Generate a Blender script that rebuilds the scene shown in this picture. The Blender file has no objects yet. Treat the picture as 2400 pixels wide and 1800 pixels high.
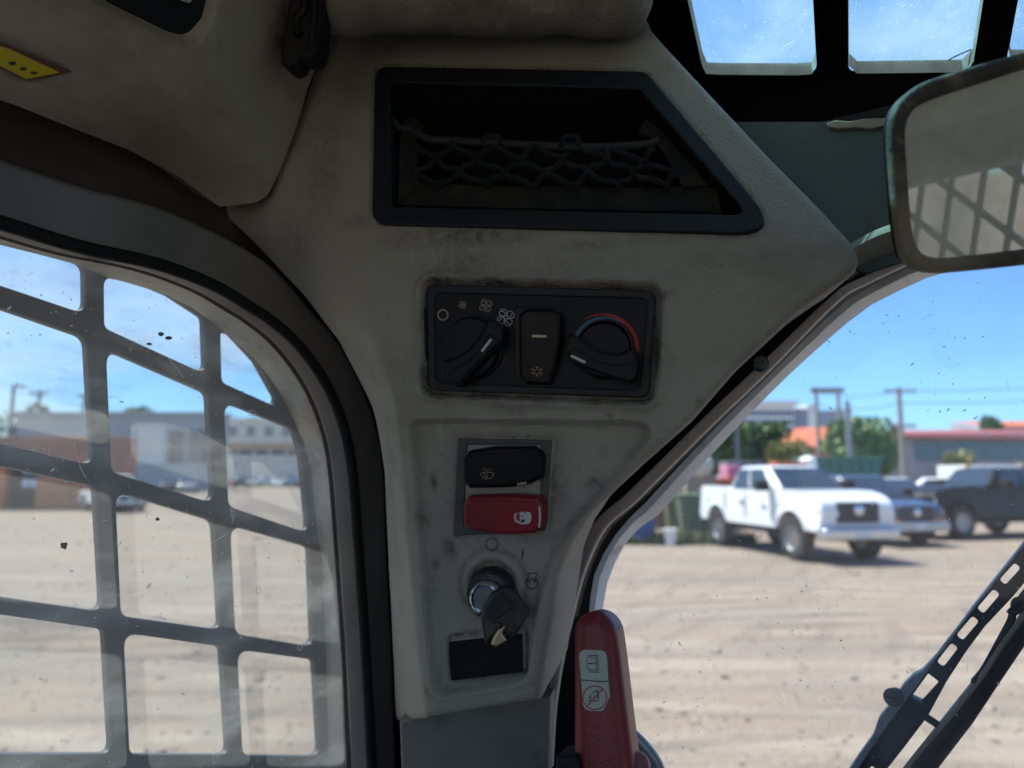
import bpy, bmesh, math, random
import numpy as np
from mathutils import Vector, Matrix, Euler
from mathutils.geometry import delaunay_2d_cdt
random.seed(7); rng = np.random.default_rng(7)
V = Vector
scn = bpy.context.scene
COL = scn.collection

# ------------------------------------------------------------------ camera
CZ = 1.7                                   # eye height over the yard
C = V((0, 0, CZ)); PITCH = math.radians(7.07); F = 1733.0
cam_d = bpy.data.cameras.new('camera'); cam = bpy.data.objects.new('camera', cam_d); COL.objects.link(cam)
cam.location = C; cam.rotation_euler = (math.pi/2 + PITCH, 0, 0)
cam_d.sensor_width = 36; cam_d.lens = 36*F/2400; cam_d.clip_start = .01; cam_d.clip_end = 3000
cam_d.dof.use_dof = True; cam_d.dof.focus_distance = .465; cam_d.dof.aperture_fstop = 6.2
scn.camera = cam
FW_ = V((0, math.cos(PITCH), math.sin(PITCH))); UP_ = V((0, -math.sin(PITCH), math.cos(PITCH)))

# ------------------------------------------------------------------ world, sun, exposure
SUN_EL = math.radians(64); sun_h = V((-.83, .555, 0)).normalized()
SUN = sun_h*math.cos(SUN_EL) + V((0, 0, math.sin(SUN_EL)))
w = bpy.data.worlds.new('World'); scn.world = w; w.use_nodes = True
nt = w.node_tree; nt.nodes.clear()
def wn(t, **k):
    n = nt.nodes.new(t)
    for a, b in k.items(): setattr(n, a, b)
    return n
sky = wn('ShaderNodeTexSky', sky_type='NISHITA', sun_disc=False)
sky.sun_elevation = SUN_EL; sky.sun_rotation = math.atan2(SUN.x, SUN.y); sky.air_density = 1.0; sky.dust_density = .25; sky.ozone_density = 1.6
bg = wn('ShaderNodeBackground'); bg.inputs['Strength'].default_value = .098
tc = wn('ShaderNodeTexCoord'); mp = wn('ShaderNodeMapping'); mp.inputs['Scale'].default_value = (1.2, 1.6, 3.6)
mp.inputs['Location'].default_value = (.35, .2, .1)
nz = wn('ShaderNodeTexNoise'); nz.inputs['Scale'].default_value = 1.9; nz.inputs['Detail'].default_value = 7; nz.inputs['Roughness'].default_value = .58
rmp = wn('ShaderNodeValToRGB'); rmp.color_ramp.elements[0].position = .56; rmp.color_ramp.elements[1].position = .78
rmp.color_ramp.elements[1].color = (.55, .55, .55, 1)
mx = wn('ShaderNodeMixRGB'); mx.inputs['Color2'].default_value = (6.6, 7.0, 7.4, 1)
wo = wn('ShaderNodeOutputWorld')
L = nt.links.new
L(tc.outputs['Generated'], mp.inputs['Vector']); L(mp.outputs[0], nz.inputs['Vector']); sx = wn('ShaderNodeSeparateXYZ'); L(tc.outputs['Generated'], sx.inputs[0]); ma_ = wn('ShaderNodeMath', operation='MULTIPLY_ADD'); ma_.inputs[1].default_value = -.34
L(sx.outputs['X'], ma_.inputs[0]); L(nz.outputs['Fac'], ma_.inputs[2]); L(ma_.outputs[0], rmp.inputs[0])      # a thin cloud bank builds towards the west
tint = wn('ShaderNodeMixRGB', blend_type='MULTIPLY'); tint.inputs['Fac'].default_value = 1; 
lowt = wn('ShaderNodeMixRGB'); lowt.inputs['Color1'].default_value = (.50, .78, 1.16, 1); lowt.inputs['Color2'].default_value = (.70, .92, 1.22, 1)      # deeper blue air towards the horizon
sz = wn('ShaderNodeSeparateXYZ'); L(tc.outputs['Generated'], sz.inputs[0]); mz = wn('ShaderNodeMapRange'); mz.inputs[1].default_value = .0; mz.inputs[2].default_value = .35; L(sz.outputs['Z'], mz.inputs[0]); L(mz.outputs[0], lowt.inputs['Fac']); L(lowt.outputs[0], tint.inputs['Color2'])
L(sky.outputs[0], tint.inputs['Color1']); L(rmp.outputs[0], mx.inputs['Fac']); L(tint.outputs[0], mx.inputs['Color1']); L(mx.outputs[0], bg.inputs[0]); L(bg.outputs[0], wo.inputs[0])
sl = bpy.data.lights.new('sun', 'SUN'); sl.energy = 4.6; sl.angle = math.radians(.5); sl.color = (1, .95, .87)
so = bpy.data.objects.new('sun', sl); COL.objects.link(so); so.rotation_euler = SUN.to_track_quat('Z', 'Y').to_euler(); so.location = (-20, 10, 40)
scn.view_settings.view_transform = 'Standard'; scn.view_settings.look = 'None'; scn.view_settings.gamma = 1
scn.view_settings.use_curve_mapping = False; scn.view_settings.exposure = 1.0
scn.cycles.use_denoising = True; scn.cycles.max_bounces = 14; scn.cycles.diffuse_bounces = 7; scn.cycles.glossy_bounces = 5
scn.cycles.transparent_max_bounces = 24; scn.cycles.transmission_bounces = 8; scn.cycles.sample_clamp_indirect = 6
scn.cycles.use_adaptive_sampling = False
try: scn.cycles.denoising_prefilter = 'ACCURATE'
except Exception: pass

# ------------------------------------------------------------------ rays and planes
def ray(px, py): return FW_ + V((1, 0, 0))*((px-1200)/F) + UP_*((900-py)/F)
def pt(px, py, d): return C + ray(px, py)*d
class Pl:
    def __init__(s, o, n, up=(0, 0, 1)):
        s.o = V(o); s.n = V(n).normalized(); s.u = V(up).cross(s.n).normalized(); s.v = s.n.cross(s.u)
    def at(s, w):
        q = Pl.__new__(Pl); q.o = s.o + s.n*w; q.n, q.u, q.v = s.n, s.u, s.v; return q
    def hit(s, px, py):
        r = ray(px, py); return C + r*((s.o-C).dot(s.n)/r.dot(s.n))
    def uv(s, px, py):
        d = s.hit(px, py) - s.o; return (d.dot(s.u), d.dot(s.v))
    def W(s, u, v, w=0): return s.o + s.u*u + s.v*v + s.n*w
    def M(s):
        return Matrix(((s.u.x, s.v.x, s.n.x, s.o.x), (s.u.y, s.v.y, s.n.y, s.o.y), (s.u.z, s.v.z, s.n.z, s.o.z), (0, 0, 0, 1)))
fd = V((.53, .848, 0)).normalized(); rd = V((.848, -.53, 0)).normalized()      # cab forward, cab right
def cab(a, b, z): return C + fd*a + rd*b + V((0, 0, z))
def zz(x0, y0, s, pts): return [(x0+x*s, y0+y*s) for x, y in pts]
Z1 = lambda *p: zz(0, 0, .4521, p)
Z2 = lambda *p: zz(700, 50, .5425, p)
Z3 = lambda *p: zz(1450, 0, .4295, p)
Z4 = lambda *p: zz(950, 620, .2939, p)
Z5 = lambda *p: zz(950, 960, .4461, p)
Z6 = lambda *p: zz(0, 550, .4295, p)
Z7 = lambda *p: zz(0, 1100, .4295, p)
Z8 = lambda *p: zz(1500, 850, .4069, p)
Z9 = lambda *p: zz(1250, 1350, .2713, p)
Z10 = lambda *p: zz(1900, 1200, .3618, p)
ZK = lambda *p: zz(1060, 1260, .1688, p)      # key close-up
ZS = lambda *p: zz(1060, 1020, .1507, p)      # rocker close-up
ZF = lambda *p: zz(1000, 680, .1085, p)       # fan icons close-up

def rp(pts, r, n=6):
    """polygon with rounded corners"""
    out = []; N = len(pts)
    for i in range(N):
        p = V(pts[i]); a = V(pts[i-1]); b = V(pts[(i+1) % N]); rr = r[i] if isinstance(r, (list, tuple)) else r
        if rr <= 0: out.append(tuple(p)); continue
        da, db = (a-p), (b-p); la, lb = da.length, db.length; da /= la; db /= lb
        ang = da.angle(db); t = min(rr/math.tan(ang/2), la*.48, lb*.48)
        p0, p1 = p+da*t, p+db*t
        for k in range(n+1):
            s = k/n; out.append(tuple(p0*(1-s)**2 + p*2*s*(1-s) + p1*s*s))
    return out
def cr(pts, n=6):
    """Catmull-Rom through the points"""
    P = [V(p) for p in pts]; P = [P[0]*2-P[1]] + P + [P[-1]*2-P[-2]]; out = []
    for i in range(1, len(P)-2):
        for k in range(n):
            t = k/n
            out.append(.5*((2*P[i]) + (P[i+1]-P[i-1])*t + (2*P[i-1]-5*P[i]+4*P[i+1]-P[i+2])*t*t + (3*P[i]-P[i-1]-3*P[i+1]+P[i+2])*t**3))
    out.append(P[-2]); return [tuple(q) for q in out]
def circ(cx, cy, r, n=28, a0=0, a1=360, ry=None):
    full = abs(a1-a0) >= 360; m = n if full else n+1
    return [(cx+r*math.cos(math.radians(a0+(a1-a0)*k/n)), cy+(ry or r)*math.sin(math.radians(a0+(a1-a0)*k/n))) for k in range(m)]

# ------------------------------------------------------------------ materials
def mat(name, col, rough=.5, metal=0, stains=(), bump=None, spec=.5, coat=0, rvar=0, grime=None):
    """stains: (colour, scale, lo, hi, stretch) blended over the base by noise; bump: (scale, distance, kind)"""
    m = bpy.data.materials.new(name); m.use_nodes = True; t = m.node_tree; b = t.nodes['Principled BSDF']
    b.inputs['Roughness'].default_value = rough; b.inputs['Metallic'].default_value = metal
    b.inputs['Specular IOR Level'].default_value = spec; b.inputs['Coat Weight'].default_value = coat
    tc = t.nodes.new('ShaderNodeTexCoord'); src = None
    for i, (c, sc, lo, hi, st) in enumerate(stains):
        mpn = t.nodes.new('ShaderNodeMapping'); mpn.inputs['Scale'].default_value = st; mpn.inputs['Location'].default_value = (i*3.7, i*1.3, i*7.1)
        t.links.new(tc.outputs['Object'], mpn.inputs[0])
        n = t.nodes.new('ShaderNodeTexNoise'); n.inputs['Scale'].default_value = sc; n.inputs['Detail'].default_value = 6; n.inputs['Roughness'].default_value = .62
        t.links.new(mpn.outputs[0], n.inputs['Vector'])
        r = t.nodes.new('ShaderNodeMapRange'); r.interpolation_type = 'SMOOTHSTEP'
        r.inputs['From Min'].default_value = lo; r.inputs['From Max'].default_value = hi; t.links.new(n.outputs['Fac'], r.inputs['Value'])
        x = t.nodes.new('ShaderNodeMixRGB'); x.inputs['Color2'].default_value = (*c[:3], 1)
        if len(c) > 3:
            r.inputs['To Max'].default_value = c[3]
        t.links.new(r.outputs[0], x.inputs['Fac'])
        if src is None: x.inputs['Color1'].default_value = (*col, 1)
        else: t.links.new(src, x.inputs['Color1'])
        src = x.outputs[0]
        if i == 0 and rvar:
            rr = t.nodes.new('ShaderNodeMapRange'); rr.inputs['To Min'].default_value = rough-rvar; rr.inputs['To Max'].default_value = rough+rvar
            t.links.new(n.outputs['Fac'], rr.inputs['Value']); t.links.new(rr.outputs[0], b.inputs['Roughness'])
    if grime:      # dirt that has settled round edges, mapped by the mesh's own 'grime' values
        at = t.nodes.new('ShaderNodeAttribute'); at.attribute_name = 'grime'
        n = t.nodes.new('ShaderNodeTexNoise'); n.inputs['Scale'].default_value = 170; n.inputs['Detail'].default_value = 5; n.inputs['Roughness'].default_value = .7; t.links.new(tc.outputs['Object'], n.inputs[0])
        r = t.nodes.new('ShaderNodeMapRange'); r.inputs[1].default_value = .36; r.inputs[2].default_value = .62; r.inputs[3].default_value = .25; r.inputs[4].default_value = 1.1; t.links.new(n.outputs['Fac'], r.inputs[0])
        mu = t.nodes.new('ShaderNodeMath'); mu.operation = 'MULTIPLY'; mu.use_clamp = True; t.links.new(at.outputs['Fac'], mu.inputs[0]); t.links.new(r.outputs[0], mu.inputs[1])
        x = t.nodes.new('ShaderNodeMixRGB'); x.inputs['Color2'].default_value = (*grime, 1); t.links.new(mu.outputs[0], x.inputs['Fac']); t.links.new(src, x.inputs['Color1']); src = x.outputs[0]
    if src is None: b.inputs['Base Color'].default_value = (*col, 1)
    else: t.links.new(src, b.inputs['Base Color'])
    if bump:
        sc, dist, kind = bump
        if kind == 'grain':
            n = t.nodes.new('ShaderNodeTexVoronoi'); n.feature = 'SMOOTH_F1'; n.inputs['Scale'].default_value = sc; o = n.outputs['Distance']
        elif kind == 'weave':
            n = t.nodes.new('ShaderNodeTexWave'); n.inputs['Scale'].default_value = sc; n.inputs['Distortion'].default_value = 1.5; n.inputs['Detail Scale'].default_value = 3; o = n.outputs['Fac']
        else:
            n = t.nodes.new('ShaderNodeTexNoise'); n.inputs['Scale'].default_value = sc; n.inputs['Detail'].default_value = 4; o = n.outputs['Fac']
        t.links.new(tc.outputs['Object'], n.inputs['Vector'])
        bp = t.nodes.new('ShaderNodeBump'); bp.inputs['Distance'].default_value = dist; bp.inputs['Strength'].default_value = 1
        t.links.new(o, bp.inputs['Height']); t.links.new(bp.outputs[0], b.inputs['Normal'])
    return m
def glass(name, dust, patch, specks, tint=(1, 1, 1), seed=0, streak=(1, 1, 1), scratch=0.0):
    """thin pane: clear transmission, Fresnel gloss, and a dust film lit from both sides"""
    m = bpy.data.materials.new(name); m.use_nodes = True; t = m.node_tree; t.nodes.clear(); N = t.nodes.new; K = t.links.new
    def math_(op, a, b=None):
        n = N('ShaderNodeMath'); n.operation = op
        for i, q in enumerate((a, b)):
            if q is None: continue
            if isinstance(q, (int, float)): n.inputs[i].default_value = q
            else: K(q, n.inputs[i])
        return n.outputs[0]
    tc = N('ShaderNodeTexCoord')
    def noise(sc, st=(1, 1, 1), det=5, loc=0):
        mpn = N('ShaderNodeMapping'); mpn.inputs['Scale'].default_value = st; mpn.inputs['Location'].default_value = (seed+loc, seed*.7, loc*.3)
        K(tc.outputs['Object'], mpn.inputs[0])
        n = N('ShaderNodeTexNoise'); n.inputs['Scale'].default_value = sc; n.inputs['Detail'].default_value = det; n.inputs['Roughness'].default_value = .62; K(mpn.outputs[0], n.inputs[0]); return n.outputs['Fac']
    def ss(x, lo, hi, to=1):
        r = N('ShaderNodeMapRange'); r.interpolation_type = 'SMOOTHSTEP'; r.inputs[1].default_value = lo; r.inputs[2].default_value = hi; r.inputs[4].default_value = to; K(x, r.inputs[0]); return r.outputs[0]
    fac = math_('ADD', ss(noise(9, streak), .42, .78, patch), dust)
    fac = math_('ADD', fac, ss(noise(60, (1, 1, 1), 6, 3), .58, .78, patch*.55))
    # specks: sparse grit
    for sc, thr, pick in ((340, .15, .60), (150, .07, .62)):
        v = N('ShaderNodeTexVoronoi'); v.inputs['Scale'].default_value = sc; K(tc.outputs['Object'], v.inputs['Vector'])
        sp = ss(v.outputs['Distance'], thr, thr*.35)
        gate = ss(noise(14, (1, 1, 1), 3, sc), pick-.12, pick+.1)
        fac = math_('ADD', fac, math_('MULTIPLY', math_('MULTIPLY', sp, gate), specks))
    if scratch:
        n = noise(55, (14, 1, .6), 2, 9); n2 = noise(55, (1, .7, 13), 2, 19)
        fac = math_('ADD', fac, ss(n, .70, .76, scratch)); fac = math_('ADD', fac, ss(n2, .71, .77, scratch))
    fac = math_('MINIMUM', fac, .85)
    tr = N('ShaderNodeBsdfTransparent'); tr.inputs[0].default_value = (*tint, 1)
    gl = N('ShaderNodeBsdfGlossy'); gl.inputs['Roughness'].default_value = .03
    fr = N('ShaderNodeFresnel'); fr.inputs[0].default_value = 1.35
    m1 = N('ShaderNodeMixShader'); K(fr.outputs[0], m1.inputs[0]); K(tr.outputs[0], m1.inputs[1]); K(gl.outputs[0], m1.inputs[2])
    df = N('ShaderNodeBsdfDiffuse'); df.inputs[0].default_value = (.62, .60, .55, 1)
    tl = N('ShaderNodeBsdfTranslucent'); tl.inputs[0].default_value = (.78, .79, .77, 1)
    m2 = N('ShaderNodeMixShader'); m2.inputs[0].default_value = .55; K(df.outputs[0], m2.inputs[1]); K(tl.outputs[0], m2.inputs[2])
    m3 = N('ShaderNodeMixShader'); K(fac, m3.inputs[0]); K(m1.outputs[0], m3.inputs[1]); K(m2.outputs[0], m3.inputs[2])
    o = N('ShaderNodeOutputMaterial'); K(m3.outputs[0], o.inputs[0]); return m

ONE = (1, 1, 1)
TRIM = mat('grey_trim_plastic', (.365, .343, .28), .62, stains=[((.21, .18, .14, .6), 7, .50, .76, (1, 1, 1.8)), ((.40, .40, .36, .5), 16, .52, .78, ONE), ((.075, .06, .05, .85), 38, .66, .80, ONE), ((.12, .09, .07, .5), 4.5, .58, .75, (1, 1, 2.5)), ((.07, .06, .05, .6), 300, .62, .75, ONE), ((.50, .48, .42, .45), 90, .60, .74, (1, 1, .4))], bump=(640, .0005, 'grain'), rvar=.1, grime=(.05, .04, .03))
TRIMD = mat('dusty_console_plastic', (.385, .36, .295), .65, stains=[((.24, .19, .13, .85), 6, .45, .70, (1, 1, 2)), ((.10, .07, .055, .85), 22, .62, .78, ONE), ((.44, .42, .38, .5), 12, .52, .72, ONE)], bump=(900, .0003, 'grain'))
TRIML = mat('lower_trim_plastic', (.25, .235, .195), .6, stains=[((.09, .09, .08), 10, .45, .7, ONE)], bump=(900, .0003, 'grain'))
BLK = mat('black_textured_plastic', (.014, .016, .019), .5, spec=.35, stains=[((.04, .038, .034, .6), 25, .55, .8, ONE)], bump=(1300, .0003, 'grain'))
SWBZ = mat('grey_switch_bezel', (.075, .08, .08), .55, stains=[((.05, .045, .038), 40, .5, .75, ONE)])
BLKG = mat('black_gloss_plastic', (.005, .0055, .0075), .34, spec=.22, stains=[((.03, .028, .023, .5), 60, .6, .8, ONE)], rvar=.08)
BLKM = mat('black_matte_plastic', (.006, .0066, .0085), .5, spec=.3, stains=[((.026, .024, .02, .6), 50, .52, .8, ONE)])
BZL = mat('charcoal_bezel_plastic', (.024, .026, .027), .5, spec=.35, stains=[((.06, .052, .042, .6), 45, .55, .8, ONE)], bump=(1300, .0002, 'grain'))
DEEP = mat('bin_liner_black', (.006, .0065, .008), .8)
RED = mat('dark_red_switch_plastic', (.26, .012, .022), .38, stains=[((.14, .02, .025, .8), 45, .42, .72, ONE), ((.09, .07, .06, .5), 80, .62, .8, ONE)])
REDH = mat('red_lever_plastic', (.25, .025, .03), .42, stains=[((.17, .03, .035, .8), 12, .4, .7, ONE), ((.30, .22, .2, .45), 40, .62, .8, ONE)], bump=(700, .0002, 'grain'))
REDC = mat('dull_red_casting', (.33, .12, .13), .5, stains=[((.2, .08, .09), 20, .4, .7, ONE)])
TANI = mat('tan_print', (.42, .33, .24), .6)
WHTI = mat('white_print_and_highlight', (.62, .62, .58), .6)
PALE = mat('pale_marker', (.62, .64, .56), .5)
LENS = mat('green_white_lens', (.55, .62, .36), .4)
DKI = mat('dark_print', (.03, .03, .03), .7)
BLUI = mat('blue_print', (.07, .22, .38), .6)
REDI = mat('red_print', (.48, .03, .035), .6)
STEELB = mat('worn_brown_black_frame', (.19, .172, .168), .34, stains=[((.12, .108, .10, .8), 9, .45, .72, (1, 1, .6)), ((.1, .085, .07, .5), 60, .6, .8, ONE)], rvar=.12)
RAIL = mat('brown_dusty_rail', (.05, .043, .038), .75, stains=[((.085, .07, .06), 8, .4, .7, (1, 1, 3))])
RUB = mat('black_rubber', (.010, .0105, .011), .6, spec=.3, stains=[((.03, .028, .024, .6), 30, .5, .75, ONE)])
GUARD = mat('guard_steel_paint', (.05, .058, .066), .5, stains=[((.09, .085, .075, .8), 30, .5, .75, ONE), ((.14, .13, .12, .5), 200, .62, .75, ONE)])
GASK = mat('dull_black_gasket', (.008, .008, .0085), .95, spec=.08)
JAMB = mat('cream_painted_jamb', (.42, .40, .34), .55, stains=[((.12, .10, .085, .9), 14, .48, .70, (1, 1, .8)), ((.55, .54, .49), 40, .55, .7, ONE), ((.2, .16, .12), 140, .6, .75, ONE)])
WHITEF = mat('white_painted_frame', (.80, .82, .85), .4, stains=[((.45, .45, .45), 30, .55, .75, ONE)])
STRIP = mat('pinkish_aluminium_strip', (.72, .62, .58), .4, 0, stains=[((.62, .53, .49), 20, .4, .7, ONE), ((.25, .2, .18, .6), 90, .6, .8, ONE)])
BOLT = mat('zinc_bolt', (.28, .28, .29), .35, .85, stains=[((.12, .11, .10), 200, .45, .7, ONE)])
HEADER = mat('greygreen_painted_steel', (.085, .105, .10), .5, stains=[((.13, .135, .115), 7, .5, .75, ONE), ((.06, .06, .055, .7), 30, .58, .8, ONE)], bump=(220, .0003, 'noise'))
SILL = mat('dusty_tan_sill', (.40, .36, .27), .8, stains=[((.30, .27, .2), 25, .4, .7, ONE), ((.55, .52, .42, .7), 60, .6, .8, ONE)], bump=(120, .0008, 'noise'))
ROOFB = mat('black_roof_frame', (.0035, .0036, .004), .95, spec=.02, stains=[((.009, .008, .0075, .6), 40, .55, .78, ONE)], bump=(900, .0003, 'noise'))
LIP = mat('dusty_pale_lip', (.50, .48, .42), .8, stains=[((.35, .33, .28), 60, .4, .7, ONE)])
FABRIC = mat('worn_headliner_fabric', (.26, .235, .195), .95, stains=[((.16, .14, .11), 18, .42, .7, ONE), ((.4, .37, .31), 40, .55, .75, ONE)], bump=(420, .0022, 'noise'))
WEB = mat('black_webbing', (.022, .021, .019), .9, stains=[((.05, .045, .037), 40, .42, .7, ONE)], bump=(260, .0009, 'weave'))
CORD = mat('dark_net_cord', (.024, .026, .030), .9, stains=[((.05, .046, .04), 60, .45, .7, ONE)], bump=(700, .0006, 'weave'))
ELAS = mat('grey_elastic_cord', (.03, .03, .032), .7, stains=[((.03, .03, .03), 60, .45, .7, ONE)])
MFRAME = mat('dusty_mirror_rubber', (.05, .048, .042), .75, stains=[((.26, .23, .165, .85), 14, .44, .66, ONE), ((.2, .18, .13), 80, .55, .75, ONE)], bump=(500, .0006, 'noise'))
YEL = mat('yellow_label', (.62, .47, .01), .5); MAROON = mat('label_maroon_border', (.13, .05, .04), .6)
STICK = mat('pale_green_sticker', (.50, .54, .44), .5, stains=[((.40, .41, .34, .6), 60, .5, .75, ONE)])
CHROME = mat('chrome', (.75, .77, .8), .12, 1.0)
KEYB = mat('dark_teal_key_plastic', (.017, .022, .025), .30, stains=[((.10, .095, .085, .6), 90, .55, .78, ONE)])
BRASS = mat('worn_brass', (.50, .41, .26), .33, .95, stains=[((.35, .26, .13), 150, .5, .75, ONE)])
NUTM = mat('dark_nut', (.05, .05, .055), .4, .4, stains=[((.1, .09, .08), 80, .5, .75, ONE)])
TUBEG = mat('grey_blue_tube_paint', (.42, .46, .52), .3, .3, stains=[((.3, .33, .37), 30, .45, .7, ONE)])
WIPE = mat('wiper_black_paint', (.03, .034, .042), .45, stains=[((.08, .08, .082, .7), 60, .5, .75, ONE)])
WIPS = mat('wiper_flange_painted_skylight', (.30, .32, .37), .45, stains=[((.2, .2, .23), 40, .45, .7, ONE)])  # paler version of the wiper paint, with sky light on the flange in its colour
RUST = mat('rusty_screw', (.14, .10, .075), .7, .3, stains=[((.24, .18, .14), 300, .45, .7, ONE)])
DIRT_F = mat('dusty_floor_mat', (.13, .12, .10), .9, stains=[((.19, .165, .135), 6, .4, .7, ONE)])
INNER = mat('pale_interior_lining', (.52, .50, .45), .85, stains=[((.40, .385, .35), 6, .4, .7, ONE)])

# ------------------------------------------------------------------ object helpers
ROOT = {}
def props(o, label=None, cat=None, group=None, kind=None):
    for k, v in (('label', label), ('category', cat), ('group', group), ('kind', kind)):
        if v: o[k] = v
    return o
def thing(name, at, label, cat, group=None, kind=None, rz=0):
    o = bpy.data.objects.new(name, None); o.empty_display_size = .05; COL.objects.link(o); o.location = at; o.rotation_euler = (0, 0, rz)
    ROOT[o.name] = V(at); return props(o, label, cat, group, kind)
def link(name, me, m, parent=None, local=False, smooth=40, bevel=0, seg=2):
    """me is in world coordinates (or in the thing's own coordinates when local)"""
    o = bpy.data.objects.new(name, me); COL.objects.link(o); me.name = name
    if m and not me.materials: me.materials.append(m)
    if parent is not None:
        o.parent = parent; r = ROOT.get(parent.name, V((0, 0, 0))); ROOT[o.name] = r
        if not local: me.transform(Matrix.Translation(-r))
    else:
        if not local and len(me.vertices):
            co = np.empty(len(me.vertices)*3); me.vertices.foreach_get('co', co); c = V(co.reshape(-1, 3).mean(0)); me.transform(Matrix.Translation(-c)); o.location = c; ROOT[o.name] = c
        else: ROOT[o.name] = V((0, 0, 0))
    if smooth:
        me.polygons.foreach_set('use_smooth', [True]*len(me.polygons))
        try: me.set_sharp_from_angle(angle=math.radians(smooth))
        except Exception: pass
    if bevel:
        b = o.modifiers.new('bevel', 'BEVEL'); b.width = bevel; b.segments = seg; b.limit_method = 'ANGLE'; b.angle_limit = math.radians(35)
    me.update(); return o
def pydata(verts, faces):
    me = bpy.data.meshes.new('m'); me.from_pydata([tuple(v) for v in verts], [], faces); me.validate(); me.update(); return me
def curve_mesh(loops, t, b, dim='2D', closed=True, res=2, bevel_only=0):
    cu = bpy.data.curves.new('c', 'CURVE'); cu.dimensions = dim
    for lp in loops:
        sp = cu.splines.new('POLY'); sp.points.add(len(lp)-1); sp.use_cyclic_u = closed
        for i, p in enumerate(lp): sp.points[i].co = (p[0], p[1], p[2] if len(p) > 2 else 0, 1)
    if bevel_only:
        cu.bevel_depth = bevel_only; cu.bevel_resolution = res; cu.use_fill_caps = True; cu.fill_mode = 'FULL'
    else:
        cu.fill_mode = 'BOTH'; cu.extrude = max(t/2-b, 1e-5); cu.bevel_depth = b; cu.bevel_resolution = res if b else 0; cu.offset = -b
    o = bpy.data.objects.new('c', cu); me = bpy.data.meshes.new_from_object(o)
    bpy.data.objects.remove(o); bpy.data.curves.remove(cu); return me
def dedupe(p):
    out = []
    for q in p:
        if not out or (abs(q[0]-out[-1][0])+abs(q[1]-out[-1][1])) > 1e-6: out.append(q)
    if len(out) > 2 and abs(out[0][0]-out[-1][0])+abs(out[0][1]-out[-1][1]) < 1e-6: out.pop()
    return out
def plate(name, pl, outer, m, parent=None, holes=(), t=.003, b=.0005, uv=False, res=2, smooth=40):
    """flat plate whose front face lies on pl and which is t thick; outlines are pixels seen on pl, or uv"""
    cv = (lambda P: dedupe([tuple(p[:2]) for p in P])) if uv else (lambda P: dedupe([pl.uv(*p) for p in P]))
    me = curve_mesh([cv(outer)] + [cv(h) for h in holes], t, b, res=res)
    me.transform(Matrix.Translation((0, 0, -t/2))); me.transform(pl.M()); return link(name, me, m, parent, smooth=smooth)
def strokes(name, pl, lines, width, m, parent=None, closed=False, lift=.0002):
    """thin printed or inlaid lines on pl; width in pixels at the plane"""
    c = lines[0][0]; p0 = pl.hit(*c); p1 = pl.hit(c[0]+1, c[1]); k = (p1-p0).length
    me = None; bm = bmesh.new()
    for ln in lines:
        P = [pl.uv(*p) for p in ln]; n = len(P); L_, R_ = [], []
        for i in range(n):
            a = V(P[i-1]) if (i or closed) else V(P[i]); bq = V(P[(i+1) % n]) if (i < n-1 or closed) else V(P[i])
            d = bq-a
            if d.length < 1e-9: d = V((1, 0))
            d.normalize(); q = V((-d.y, d.x))*(width*k/2); L_.append(V(P[i])+q); R_.append(V(P[i])-q)
        vs = [bm.verts.new(pl.W(x.x, x.y, lift)) for x in L_], [bm.verts.new(pl.W(x.x, x.y, lift)) for x in R_]
        for i in range(n if closed else n-1):
            j = (i+1) % n
            try: bm.faces.new((vs[0][i], vs[1][i], vs[1][j], vs[0][j]))
            except ValueError: pass
    bmesh.ops.solidify(bm, geom=bm.faces[:], thickness=-.00015) if False else None
    me = bpy.data.meshes.new(name); bm.to_mesh(me); bm.free()
    return link(name, me, m, parent, smooth=0)
def tube(name, pts, r, m, parent=None, res=3, local=False, smooth=60):
    return link(name, curve_mesh([pts], 0, 0, '3D', False, res, r), m, parent, local=local, smooth=smooth)
def ring(name, loops, m, parent=None, closed=True, smooth=50):
    """skin between successive 3-D loops with the same number of points"""
    n = len(loops[0]); vs = [q for lp in loops for q in lp]; fs = []
    for k in range(len(loops)-1):
        for i in range(n if closed else n-1):
            j = (i+1) % n; fs.append((k*n+i, k*n+j, (k+1)*n+j, (k+1)*n+i))
    return link(name, pydata(vs, fs), m, parent, smooth=smooth)
def resample(P, n):
    P = np.array(P, float); d = np.r_[0, np.cumsum(np.linalg.norm(np.diff(P, axis=0), axis=1))]; s = np.linspace(0, d[-1], n)
    return [tuple(np.interp(s, d, P[:, i]) for i in range(P.shape[1])) for s in s]
def lathe(prof, M, n=32, cap=True):
    vs, fs = [], []
    for r, z in prof:
        for k in range(n): a = 2*math.pi*k/n; vs.append(M @ V((r*math.cos(a), r*math.sin(a), z)))
    for i in range(len(prof)-1):
        for k in range(n): j = (k+1) % n; fs.append((i*n+k, i*n+j, (i+1)*n+j, (i+1)*n+k))
    if cap: fs.append(tuple(range((len(prof)-1)*n, len(prof)*n))); fs.append(tuple(reversed(range(n))))
    return pydata(vs, fs)
def boxmesh(items):
    vs, fs = [], []
    for (x0, x1, y0, y1, z0, z1) in items:
        k = len(vs); vs += [V((x, y, z)) for z in (z0, z1) for y in (y0, y1) for x in (x0, x1)]
        fs += [(k, k+2, k+3, k+1), (k+4, k+5, k+7, k+6), (k, k+1, k+5, k+4), (k+2, k+6, k+7, k+3), (k, k+4, k+6, k+2), (k+1, k+3, k+7, k+5)]
    return pydata(vs, fs)
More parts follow.
